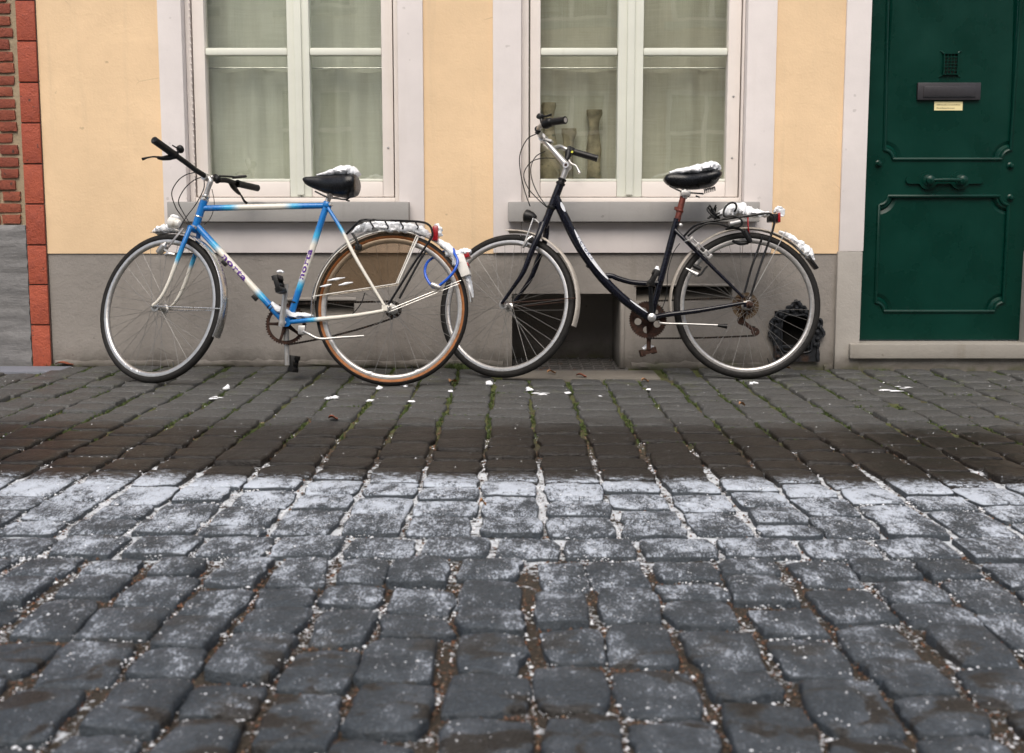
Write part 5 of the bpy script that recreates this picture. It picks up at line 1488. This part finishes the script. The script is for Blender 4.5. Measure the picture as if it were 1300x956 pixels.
    bar = hb.build('handlebar', M['alloy'], r)
    for A_, B_ in ((gN0, gN1), (gF0, gF1)):
        d = (B_ - A_).normalized(); L = (B_ - A_).length; mb = MB()
        prof = [(.0115, 0), (.0205, .001), (.0205, .012), (.0195, .013), (.0165, .022)] + [(.0165 + .0006 * (k % 2), .024 + (L - .034) * k / 16) for k in range(17)] + [(.018, L - .006), (.017, L - .001), (.009, L), (0, L - .002)]
        mb.lathe(prof, A_, d, 18); mb.build('grip', M['blackplastic'], bar, smooth=50)
    for A_, B_, nm in ((F(690, 158.5, .245), gN0, 'n'), (F(719, 189.5, -.235), gF0, 'f')):
        d = (B_ - A_).normalized(); mb = MB(); L = (B_ - A_).length
        mb.lathe([(.012, 0), (.021, .002), (.023, L * .5), (.0215, L * .95), (.012, L)], A_, d, 20)
        mb.build('twist_shifter', M['blackplastic'], bar)
    mb = MB(); c = F(686, 148, .235); mb.lathe([(0, .014), (.012, .012), (.018, .004), (.019, -.006), (.015, -.010), (0, -.010)], c, (b.s * .8 + b.l2 * .4).normalized(), 18)
    mb.tube([c, F(688, 155, .24), F(688, 160, .235)], .008, 8); mb.tube([c, F(694, 147.5, .25), F(700, 145.5, .255)], [.005, .005, .006], 8)
    mb.build('bell', M['blackplastic'], bar)
    mb = MB(); c = F(682.5, 164, .20); mb.lathe([(0, .010), (.012, .008), (.015, 0), (.012, -.008), (0, -.009)], c, b.l2, 14); mb.tube([F(684, 165, .2), F(681, 170, .20)], [.012, .009], 8)
    mb.build('brake_lever', M['blackplastic'], bar)
    mb = MB(); mb.tube(cr([F(720, 200, -.23), F(725, 207.5, -.235), F(731, 210.5, -.24), F(735, 218, -.245), F(736, 220, -.245)], 5), [.007, .006, .005, .0055, .008], 10); mb.build('brake_lever', M['alloy'], bar)
    mb = MB(); mb.tube([F(722, 192, -.235), F(721, 198, -.23), F(719, 203, -.22)], [.018, .016, .009], 10); mb.build('lever_housing', M['blackplastic'], bar)
    mb = MB(); mb.lathe([(0, .004), (.006, .003), (.006, 0)], F(726.5, 193, -.213), b.l2, 10); mb.build('gear_mark', simple('yellow_mark', (.55, .55, .05), .5), bar)
    def cable(pts, n=8, rr=.0024): mb = MB(); mb.tube(cr(pts, n), rr, 7); mb.build('cable', M['blackplastic'], r)
    cable([F(681, 170, .2), F(669, 177, .19), F(660, 197, .16), F(661, 220, .13), F(666, 242, .10), F(673, 262, .06)])
    cable([F(704, 201, -.08), F(688, 201, -.02), F(674, 206, .03), F(665, 221, .06), F(670, 238, .06), F(681, 251, .05), F(694, 263, .03)])
    cable([F(692, 192, -.02), F(680, 199, .03), F(674, 213, .06), F(676, 230, .06), F(684, 248, .05), F(697, 266, .03)])
    # front wheel
    wheel(b, cF, b.l2, b.R, .0175, M['alloy'], False, 36, twist=.05)
    A = lambda px, py: b.ang(F(px, py), cF, b.f2, b.s)
    t0, t1 = A(644, 288), A(730, 415)
    if t1 < t0: t1 += 2 * math.pi
    fd = fender(b, cF, b.f2, b.s, b.l2, b.R + .012, t0, t1, .027, M['fenderwhite'], ridges=False)
    mb = MB(); e = cF + (b.f2 * math.cos(t1 - .36) + b.s * math.sin(t1 - .36)) * (b.R + .014)
    for w in (1, -1): mb.tube([cF + b.l2 * .054 * w, e + b.l2 * .026 * w], .0020, 8)
    mb.build('mudguard_stay', M['rust'], fd)
    mb = MB(); c = F(672, 275, .02); d = (b.f2 - b.s * .1).normalized()
    mb.lathe([(0, -.036), (.012, -.034), (.024, -.018), (.031, .006), (.032, .016), (.029, .020), (0, .021)], c, d, 22); hl = mb.build('headlight', M['blackplastic'], r)
    mb = MB(); mb.tube(cr([c - b.f2 * .018 - b.s * .010, F(680, 279, .03), F(690, 289, .02)], 4), .004, 8); mb.tube(cr([F(677, 277, .035), F(671, 294, .045), F(666, 308, .045)], 4), .0035, 8); mb.build('lamp_bracket', M['alloy'], hl)
    mb = MB()
    for w in (1, -1):
        mb.tube(cr([F(676, 300, .042 * w), F(670, 304, .048 * w), F(666, 311, .046 * w), F(664, 314, .04 * w)], 4), [.006, .007, .006], 8); mb.obox(F(664, 309, .022 * w), b.f2 * .026, b.l2 * .006, b.s * .006)
    mb.tube([F(662, 303, -.04), F(661, 299, .04)], .0018, 6); mb.build('brake_caliper', M['alloy'], r)
    # rear wheel, guard, rack
    wheel(b, b.c, b.l, b.R, .0175, M['alloy'], False, 36, twist=.02)
    B = lambda px, py: b.ang(b.pt(px, py), b.c, b.a, b.u)
    t0, t1 = B(848, 402), B(1038, 322)
    if t1 < t0: t1 += 2 * math.pi
    fd = fender(b, b.c, b.a, b.u, b.l, b.R + .013, t0, t1, .027, M['fenderwhite'], ridges=False)
    mb = MB(); d = b.a * math.cos(t1) + b.u * math.sin(t1); tg = b.a * -math.sin(t1) + b.u * math.cos(t1)
    mb.obox(b.c + d * (b.R + .022) + tg * .02 - d * .002, tg * .035, b.l * .030, d * .006); mb.build('mud_flap', M['blackplastic'], fd, bevel=.003)
    mb = MB()
    for w in (1, -1): mb.tube([b.pt(951, 380, .064 * w), b.pt(998, 293, .030 * w)], .0022, 8)
    mb.build('mudguard_stay', M['alloy'], fd)
    rk = MB()
    for w in (1, -1):
        q = .062 * w
        rk.tube(b.pts([(866, 303, .02 * w), (880, 288, .04 * w), (896, 282, q), (912, 279.5, q), (928, 277, q), (950, 274, q), (968, 271.5, q), (978, 271.5, q), (983, 278, q), (981, 292, q), (973, 315, q), (964, 341, .064 * w), (953, 376, .066 * w)], n=6), .0055, 9)
        rk.tube(b.pts([(968, 300, .062 * w), (963, 315, .062 * w), (954, 340, .064 * w), (945, 372, .066 * w)], n=5), .0055, 9)
    for px, py in ((900, 281.5), (925, 278), (950, 274.5), (975, 271.5)): rk.tube([b.pt(px, py, -.062), b.pt(px, py, .062)], .004, 8)
    rko = rk.build('luggage_rack', M['blacksteel'], r)
    mb = MB(); c = b.pt(983.5, 277); mb.obox(c + b.a * .012, b.a * .020, b.l * .030, b.u * .018); mb.build('lamp_housing', M['blackplastic'], rko, bevel=.004)
    mb = MB(); mb.obox(b.pt(987.5, 277), b.a * .006, b.l * .034, b.u * .023); mb.build('tail_light', M['redlens'], r, bevel=.004)
    mb = MB(); mb.tube(b.pts([(949.5, 276, .064), (950, 290, .064), (951, 296, .05)], n=4), .0035, 8); mb.build('red_strap', M['redlens'], rko)
    # black lock cable wound on the rack
    lkr = empty('cable_lock', b.pt(920, 275), 'black cable lock with coiled end tied to the rack of the black bicycle', 'bicycle lock')
    lk = MB(); lk.tube(b.pts([(932, 269, .05), (935, 264, .055), (933.5, 258.5, .06), (928, 257.5, .065), (921.5, 262, .07), (918.5, 270, .075), (921, 275, .078), (932, 274.5, .08), (940, 278, .082), (942, 284, .08), (937, 288, .075), (925, 288, .07), (912, 284, .072), (897, 284, .072), (884, 291, .06), (873, 300, .045)], n=6), .0050, 10)
    lk.tube(b.pts([(921, 291, .05), (932, 289.5, .06), (941, 292, .06), (946, 300, .055)], n=6), .0055, 10)
    lk.tube(b.pts([(930, 306, .01), (940, 309, .03), (950, 308, .04)], n=5), [.006, .010, .008], 10)
    lk.build('cable', M['blackplastic'], lkr)
    mb = MB(); c0, c1 = b.pt(926, 284.5, .085), b.pt(939, 281.5, .075); mb.tube([c0, c1], .0125, 16); mb.build('lock_cylinder', M['alloy'], lkr)
    mb = MB(); mb.tube([b.pt(946, 292, .055), b.pt(949, 300, .055), b.pt(953, 308, .055)], [.010, .015, .011], 12); mb.build('lock_head', M['blackplastic'], lkr)
    tn = MB(); rr = random.Random(4)
    for k in range(6):
        p0 = [(904 + rr.uniform(-5, 6), 262 + rr.uniform(-2, 4), rr.uniform(.0, .06)), (902 + rr.uniform(-6, 8), 270 + rr.uniform(-3, 3), rr.uniform(.0, .07)), (906 + rr.uniform(-8, 8), 278 + rr.uniform(-2, 3), rr.uniform(.0, .06)), (912 + rr.uniform(-6, 6), 272 + rr.uniform(-3, 3), rr.uniform(0, .06))]
        tn.tube(b.pts(p0, n=5), .0042, 8)
    tag(tn.build('luggage_strap', M['blackplastic']), 'tangle of black luggage straps hooked on the front of the rack', 'strap')
    # brake, ring-lock piece
    mb = MB(); p, q = b.pt(877, 304, .06), b.pt(901, 326, .06); d = (q - p).normalized(); nn = d.cross(b.l)
    for s in (-1, 1): mb.tube([p + nn * .009 * s, q + nn * .009 * s], .0035, 8)
    for t in (0, .33, .75, 1): mb.obox(p.lerp(q, t), d * .006, b.l * .012, nn * .013)
    mb.tube(b.pts([(868, 307, .05), (878, 303, .06)], n=2), .002, 6); mb.build('brake_caliper', M['alloy'], r, bevel=.001)
    mb = MB(); p, q = b.pt(871, 341, .05), b.pt(886, 349, .065); mb.tube([p, p.lerp(q, .2), p.lerp(q, .22), q], [.006, .006, .013, .013], 14); mb.build('dynamo', M['alloy'], r)
    mb = MB(); mb.tube(b.pts([(886, 350, .065), (890, 348, .06), (895, 341, .055), (898, 338, .05)], n=4), .005, 8); mb.tube([b.pt(880, 337, .04), b.pt(890, 342, .045)], .010, 10); mb.build('ring_lock', M['blackplastic'], r)
    # saddle and post
    mb = MB(); mb.tube([b.pt(859.5, 281), b.pt(867.5, 249)], .0145, 14); mb.lathe([(.016, -.005), (.0185, -.002), (.0185, .003), (.016, .006)], b.pt(862.8, 268), (b.pt(867.5, 249) - b.pt(859.5, 281)).normalized(), 16); mb.obox(b.pt(859, 264.5, 0), b.a * .010, b.l * .008, b.u * .007)
    mb.build('seat_post', M['maroon'], r)
    mb = MB(); mb.tube([b.pt(868, 252), b.pt(870, 241)], [.016, .018], 14); mb.obox(b.pt(870, 246), b.a * .022, b.l * .026, b.u * .012); mb.build('saddle_clamp', M['alloy'], r, bevel=.003)
    mb = MB(); c = b.pt(864, 286, .02); mb.lathe([(0, .012), (.008, .010), (.009, 0), (0, -.002)], c, b.l, 10); mb.build('clamp_bolt', M['alloy'], r)
    sd = saddle(b, [(842.5, 227), (846, 222), (856, 220), (875, 221), (893, 218.5), (907, 216.5), (913.5, 221)], [(843, 230), (848, 235), (860, 239), (877, 240.5), (893, 239), (907, 235), (913, 226)], [.020, .036, .042, .050, .085, .108, .105, .080], M['vinyl'])
    mb = MB()
    for w in (1, -1):
        hel = [b.pt(899, 243, .055 * w) + b.a * (.02 - .0012 * k) + (b.u * math.cos(k * .8) + b.l * math.sin(k * .8)) * .010 + b.u * (.0003 * k) for k in range(44)]
        mb.tube(hel, .0026, 6)
        mb.tube(b.pts([(850, 236, .014 * w), (865, 243, .02 * w), (880, 245, .025 * w), (893, 246, .045 * w)], n=4), .004, 8)
    mb.tube(b.pts([(884, 249, -.05), (888, 250.5, 0), (884, 249, .05)], n=4), .004, 8)
    mb.build('saddle_springs', M['blacksteel'], sd)
    # drive train
    cc = b.pt(822.5, 406, -.050)
    mb = MB()
    e1 = b.u; e2 = b.l.cross(e1)
    P3 = lambda x, z, y: cc + e1 * x + e2 * z + b.l * y
    n = 96; ring = [((.088 + (.0035 if i % 2 else -.003)) * math.cos(2 * math.pi * i / n), (.088 + (.0035 if i % 2 else -.003)) * math.sin(2 * math.pi * i / n)) for i in range(n)]
    hs_ = [[(.048 * math.cos(2 * math.pi * k / 5 + .5) + .017 * math.cos(j * .6), .048 * math.sin(2 * math.pi * k / 5 + .5) + .017 * math.sin(j * .6)) for j in range(10)] for k in range(5)]
    poly_fill([ring] + hs_, -.0015, .003, mb, P3); mb.build('chainring', M['rust'], r, smooth=30)
    bn, bf = b.pt(827.5, 403, .058), b.pt(824, 403, -.064)
    mb = MB(); mb.tube([b.pt(825, 402, -.062), bn], .009, 10); mb.lathe([(0, .016), (.010, .015), (.019, .010), (.021, -.004), (.012, -.008)], bn, b.l, 18); mb.build('bottom_bracket', M['alloy'], r)
    pe = b.pt(825.5, 358, .066)
    mb = MB(); mb.tube([bn, bn.lerp(pe, .5), pe], [.013, .0105, .010], 12, up=b.l, rb=[.008, .006, .006]); ck = mb.build('crank', M['blacksteel'], r)
    pedal(b, b.pt(829.5, 353, .11), (b.u * .88 - b.a * .45).normalized(), M['blackplastic'], ck, .045)
    pf = b.pt(823.5, 444, -.072)
    mb = MB(); mb.tube([bf, bf.lerp(pf, .5), pf], [.014, .011, .010], 12, up=b.l, rb=[.008, .006, .006]); ck2 = mb.build('crank', M['rust'], r)
    pedal(b, b.pt(822.5, 446.5, -.118), (b.a * .96 - b.u * .25).normalized(), M['rust'], ck2, .045)
    mb = MB(); cs = b.c - b.l * .046
    for k, rr2 in enumerate((.046, .042, .038, .034, .030)): mb.lathe([(.012, -.0012), (rr2, -.0012), (rr2, .0012), (.012, .0012)], cs - b.l * (.004 * k - .012), b.l, 30)
    mb.lathe([(.0, .09), (.008, .088), (.010, .07), (.016, .066), (.018, .055), (.010, .05)], b.c, b.l, 14)
    mb.build('sprockets', M['rust'], r, smooth=30)
    mb = MB(); mb.lathe([(.02, 0), (.062, -.004), (.064, -.003), (.02, .002)], b.c - b.l * .030, b.l, 36); mb.build('spoke_protector', M['smoky'], r)
    j1, j2 = b.pt(941, 407, -.05), b.pt(959, 421, -.05)
    mb = MB()
    for p in (j1, j2): mb.lathe([(.004, -.004), (.017, -.003), (.020, 0), (.017, .003), (.004, .004)], p, b.l, 20)
    mb.tube([b.pt(950, 392, -.055), j1, j2 + b.u * .002], [.010, .013, .009], 10, up=b.l, rb=.005); mb.build('derailleur', M['rust'], r)
    c1 = chain_run(cc + b.u * .088 - b.a * .008, cs + b.u * .040, 'chain', b); c2 = chain_run(cc - b.u * .088 - b.a * .008, j2 - b.u * .019, 'chain', b, .004); c3 = chain_run(j2 + b.u * .02, j1 - b.u * .018, 'chain', b)
    for q in (c2, c3): c1.add(q.v, q.f)
    c1.build('chain', M['chain'], r)['kind'] = 'stuff'
    mb = MB(); mb.tube(b.pts([(836, 408, .03), (842, 410.5, .05), (875, 411.5, .055), (912, 413, .055)], n=5), .0052, 10); ks = mb.build('kickstand', M['alloy'], r)
    mb = MB(); p, q = b.pt(911, 413, .055), b.pt(923, 414.3, .055); mb.tube([p, p.lerp(q, .5), q], [.007, .009, .0115], 12); mb.build('stand_foot', M['blackplastic'], ks)
    cable(b.pts([(863, 309, .04), (855, 321, .03), (848, 345, .028), (846, 375, .028), (838, 398, .03)], n=1), 6, .0020)
    # snow
    P = b.pts
    snow_on(P([(850, 219.5), (862, 217.5), (880, 216), (897, 213.5), (908, 212), (912.5, 217)]), [.012, .035, .05, .07, .095, .090, .06], [.006, .013, .017, .021, .026, .026, .014], 'snow lying on the saddle of the black bicycle', nz=.25)
    snow_on(P([(912, 276), (920, 270), (935, 267), (948, 269.5), (962, 271), (975, 272)], w=-.005), [.02, .05, .056, .054, .05, .035], [.010, .026, .034, .026, .018, .012], 'snow heaped on the rack of the black bicycle', nz=.35)
    snow_on(P([(983, 270), (987, 265.5), (990, 265), (991, 275)]), [.012, .024, .028, .02], [.006, .012, .012, .012], 'snow cap on the red tail light of the black bicycle')
    t2, t3 = B(992, 287), B(1041, 322)
    if t3 < t2: t3 += 2 * math.pi
    snow_on(arc(b.c, b.a, b.u, b.R + .033, t2, t3 + .02, 24), [.016, .024, .028, .030, .032, .030, .018], [.006, .014, .016, .018, .022, .022, .010], 'snow along the rear mudguard of the black bicycle', up=None, nz=.35)
    snow_on([b.pt(x, y, .08) for x, y in ((831, 347), (833.5, 343), (834.5, 338))], [.010, .014, .008], [.008, .012, .007], 'snow on the raised pedal of the black bicycle', up=b.a)
    snow_on([b.pt(x, y, -.11) for x, y in ((816, 443), (822, 440.5), (830, 441))], [.02, .03, .02], [.008, .011, .008], 'snow on the lowered rusty pedal of the black bicycle')
    return b
bk = black_bike()
# ================================================================ small things on the ground
rs = random.Random(21)
# scattered snow crumbs
def clump(px, py, w, h, label, lumps=4):
    c = G(px, py, 0.0); c.z = gz(c.x, c.y); w *= .8; h *= .72
    mb = MB()
    for k in range(lumps):
        p = c + V((rs.uniform(-w, w) * .6, rs.uniform(-.03, .03), 0)); rr = h * rs.uniform(.6, 1.1)
        pts = cr([p + V((-w * .45, 0, rr * .1)), p + V((-w * .2, 0, rr * .3)), p + V((w * .15, rs.uniform(-.01, .01), rr * .3)), p + V((w * .4, 0, rr * .1))], 3)
        mb.tube(pts, [rr * .4, rr * 1.3, rr * 1.5, rr * .9, rr * .3], 9, up=V((0, 0, 1)), rb=[rr * .2, rr * .6, rr * .7, rr * .45, rr * .15], nz=.6)
    tag(mb.build('snow_clump', M['snow'], None, smooth=70), label, 'snow', 'snow crumbs on the cobbles', 'stuff')
for (px, py, w, h, lab) in ((290, 494, .028, .016, 'round lump of snow on cobbles right of the front tyre of the blue bicycle'), (275, 507, .04, .008, 'thin snow streak in a joint below the round lump'), (422, 506, .045, .010, 'flat snow patch in a joint left of the blue bicycle rear tyre'), (474, 509, .035, .008, 'snow crumbs right under the blue bicycle rear tyre'), (483, 494, .02, .016, 'snow sliding off the rear tyre front side'), (513, 492, .02, .016, 'snow sliding off the rear tyre back side'), (523, 510, .022, .007, 'small snow crumb right of the blue bicycle rear tyre'), (571, 498, .02, .009, 'snow crumb between the two bicycles'), (621, 488, .035, .018, 'white snow lump left under the black bicycle front tyre'), (674, 495, .03, .016, 'snow lump in a joint right of the black bicycle front tyre'), (688, 500, .06, .007, 'long thin snow streak beside the snow lump'), (721, 499, .03, .008, 'snow bit in the second joint right of the front tyre'), (768, 504, .04, .006, 'thin snow streak in front of the stone slab'), (824, 494, .02, .007, 'snow crumb in front of the right end of the slab'), (958, 487, .035, .013, 'snow lump under the black bicycle rear tyre'), (613, 467, .04, .014, 'snow on the moss tuft against the wall'), (1133, 494, .09, .007, 'broad thin snow patch in front of the door'), (1148, 490, .05, .006, 'snow streak at the right of the door patch')):
    clump(px, py, w, h, lab)
# dry grains of snow on and between the stones (too many to count)
def grains():
    mb_v, mb_f = [], []
    def grain(p, s):
        k = len(mb_v); n = 5; a0 = rs.random() * 6
        e = rs.uniform(.7, 1.3)
        mb_v.append(p + V((0, 0, s * rs.uniform(.25, .6))))
        for i in range(n):
            a = a0 + 2 * math.pi * i / n; q = s * rs.uniform(.7, 1.2)
            mb_v.append(p + V((math.cos(a) * q * e, math.sin(a) * q, -s * .2)))
        for i in range(n): mb_f.append((k, k + 1 + i, k + 1 + (i + 1) % n))
    for (s, top) in TOPS:
        x0, x1, y0, y1 = s[:4]; cy = (y0 + y1) / 2; ar = (x1 - x0) * (y1 - y0)
        pxy = proj(V(((x0 + x1) / 2, cy, 0)))
        if not (-250 < pxy[0] < 1550) or cy < -4.4: continue
        if cy < -2.36: den = 4600 - 1800 * sstep(-2.9, -3.9, cy)
        elif cy < -1.5: den = 120
        else: den = 260
        for _ in range(int(ar * den)):
            u, v = rs.uniform(-.95, .95), rs.uniform(-.95, .95)
            dn = noise.noise(V((x0 + u * .05, cy + v * .05, 2)) * 9)
            if cy < -2.36 and rs.random() > .55 + dn: continue
            p = top(u, v); 
            if cy < -3.3 and noise.noise(V((p.x * 6.5, p.y * 11, 7))) > .12: continue
            grain(p, min(.0034, .0005 + rs.expovariate(1 / .00065)))
        # in the joint round the stone
        per = 2 * ((x1 - x0) + (y1 - y0))
        if cy < -1.55: jd = 240 * sstep(-1.5, -2.2, cy) * (1 - .35 * sstep(-3.0, -3.6, cy))
        else: jd = 5
        for _ in range(int(per * jd)):
            t = rs.uniform(-1.04, 1.04); sd = rs.choice((-1, 1)); q = rs.uniform(.99, 1.10)
            u, v = (t, sd * q) if rs.random() < .5 else (sd * q, t)
            x = (x0 + x1) / 2 + u * (x1 - x0) / 2; y = cy + v * (y1 - y0) / 2
            if noise.noise(V((x * 9, y * 9, 1))) + .5 * noise.noise(V((x * 25, y * 25, 1))) < rs.uniform(-.1, .25): continue
            if -2.36 < y < -1.5 and noise.noise(V((x * 5, y * 5, 8))) < 0: continue
            grain(V((x, y, gz(x, y) - rs.uniform(.003, .012))), min(.0045, .0006 + rs.expovariate(1 / .0010)))
    mb = MB(); mb.v = mb_v; mb.f = mb_f; mb.mi = [0] * len(mb_f); mb.col = []
    tag(mb.build('snow_grains', M['snow'], None, smooth=60), 'dry white snow grains strewn over the cobbles and their joints', 'snow', None, 'stuff')
grains()
def grit():
    vs, fs = [], []
    for (s, top) in TOPS:
        x0, x1, y0, y1 = s[:4]; cy = (y0 + y1) / 2
        pxy = proj(V(((x0 + x1) / 2, cy, 0)))
        if not (-150 < pxy[0] < 1450) or cy < -4.3 or cy > -1.2: continue
        for _ in range(int(2 * ((x1 - x0) + (y1 - y0)) * (150 if cy < -3.06 else 45))):
            t = rs.uniform(-1.04, 1.04); sd = rs.choice((-1, 1)); q = rs.uniform(.99, 1.12)
            u, v = (t, sd * q) if rs.random() < .45 else (sd * q, t)
            x = (x0 + x1) / 2 + u * (x1 - x0) / 2; y = cy + v * (y1 - y0) / 2
            sz = min(.0055, .0010 + rs.expovariate(1 / .0012)); p = V((x, y, gz(x, y) - rs.uniform(.008, .016)))
            k = len(vs); a0 = rs.random() * 6; vs.append(p + V((0, 0, sz * .8)))
            for i in range(5):
                a = a0 + i * 1.2566; w = sz * rs.uniform(.6, 1.3); vs.append(p + V((math.cos(a) * w, math.sin(a) * w, -sz * .3)))
            for i in range(5): fs.append((k, k + 1 + i, k + 1 + (i + 1) % 5))
    mb = MB(); mb.v = vs; mb.f = fs; mb.mi = [0] * len(fs)
    tag(mb.build('grit', M['grit'], None, smooth=0), 'brown grit and leaf crumbs lying in the joints of the setts', 'grit', None, 'stuff')
grit()
# moss cushions in the joints near the wall and a tuft against the wall
def moss():
    vs, fs = [], []
    for (s, top) in TOPS:
        x0, x1, y0, y1 = s[:4]; cy = (y0 + y1) / 2
        if cy < -1.75: continue
        pxy = proj(V(((x0 + x1) / 2, cy, 0)))
        if not (-150 < pxy[0] < 1450): continue
        for _ in range(34):
            sd = rs.choice((-1, 1)); t = rs.uniform(-1, 1)
            u, v = (sd * rs.uniform(1.02, 1.12), t) if rs.random() < .75 else (t, sd * rs.uniform(1.0, 1.06))
            x = (x0 + x1) / 2 + u * (x1 - x0) / 2; y = cy + v * (y1 - y0) / 2
            if y > -.01 or noise.noise(V((x * 4, y * 4, 5))) < -.05: continue
            p = V((x, y, gz(x, y) - .010)); h = rs.uniform(.004, .012)
            for _b in range(3):
                k = len(vs); a = rs.random() * 6.28; d = V((math.cos(a), math.sin(a), 0))
                vs.extend([p - d * .004, p + d * .004, p + V((rs.uniform(-.006, .006), rs.uniform(-.006, .006), h))]); fs.append((k, k + 1, k + 2))
    mb = MB(); mb.v = vs; mb.f = fs; mb.mi = [0] * len(fs)
    tag(mb.build('moss', M['grass'], None, smooth=0), 'green moss growing in the joints of the paving near the wall', 'moss', None, 'stuff')
moss()
def tuft(px, py, n, r, h, label):
    c = G(px, py, 0.0); c.z = gz(c.x, c.y) - .005; mb = MB()
    for _ in range(n):
        a = rs.random() * 6.28; q = r * math.sqrt(rs.random()); p = c + V((math.cos(a) * q * 1.6, math.sin(a) * q * .7, 0))
        t = V((rs.gauss(0, .35), rs.gauss(0, .35), 1)).normalized(); L = h * rs.uniform(.5, 1.1); w = V((math.cos(a + 1), math.sin(a + 1), 0)) * .0022
        m_ = p + t * L * .6; e = p + t * L + V((rs.gauss(0, .006), rs.gauss(0, .006), -.004))
        mb.add([p - w, p + w, m_ + w * .8, e, m_ - w * .8], [(0, 1, 2, 4), (4, 2, 3)])
    tag(mb.build('grass_tuft', M['grass'], None, smooth=0), label, 'grass', None)
tuft(582, 470, 260, .045, .040, 'green mossy grass tuft against the wall between the bicycles')
tuft(1118, 471, 50, .03, .022, 'tiny green sprouts in a joint below the door step')
tuft(70, 468, 60, .04, .020, 'low moss tuft at the foot of the terracotta corner blocks')
def leaf(px, py, L, w, rot, mat, label):
    c = G(px, py, 0.0); c.z = gz(c.x, c.y) + .008; mb = MB(); n = 8; vs = []
    d = V((math.cos(rot), math.sin(rot), 0)); s = V((-d.y, d.x, 0))
    for i in range(n + 1):
        t = i / n; ww = w * math.sin(math.pi * (t * .9 + .05)) ** .8
        for k in (-1, 0, 1): vs.append(c + d * (L * (t - .5)) + s * (ww * k) + V((0, 0, .006 * abs(k) + .006 * math.sin(t * 5) + rs.uniform(0, .002))))
    fs = [(i * 3 + k, i * 3 + k + 1, (i + 1) * 3 + k + 1, (i + 1) * 3 + k) for i in range(n) for k in range(2)]
    mb.add(vs, fs); mb.add([v - V((0, 0, .0012)) for v in vs], [f[::-1] for f in fs])
    tag(mb.build('dead_leaf', M[mat], None, smooth=70), label, 'leaf')
for a_ in ((82, 469, .085, .022, .1, 'leaf', 'curled red brown leaf near the terracotta corner blocks'), (700, 476, .045, .014, .4, 'leafy', 'tan leaf on the stone slab left half'), (738, 480, .05, .014, -.3, 'leaf', 'brown leaf at the front edge of the stone slab'), (819, 485, .035, .012, .2, 'leafy', 'orange leaf by the right end of the stone slab'), (996, 469, .06, .02, .3, 'leafy', 'orange leaf under the boot scraper'), (575, 487, .05, .02, 1.0, 'leafy', 'tan leaf below the grass tuft'), (942, 515, .03, .010, .5, 'leafy', 'little tan leaf on the cobbles below the black bicycle'), (423, 535, .035, .013, .2, 'leaf', 'red leaf scrap on the cobbles below the blue bicycle'), (613, 643, .018, .007, .2, 'leafy', 'orange leaf scrap on the snowy cobbles in the middle')):
    leaf(*a_)
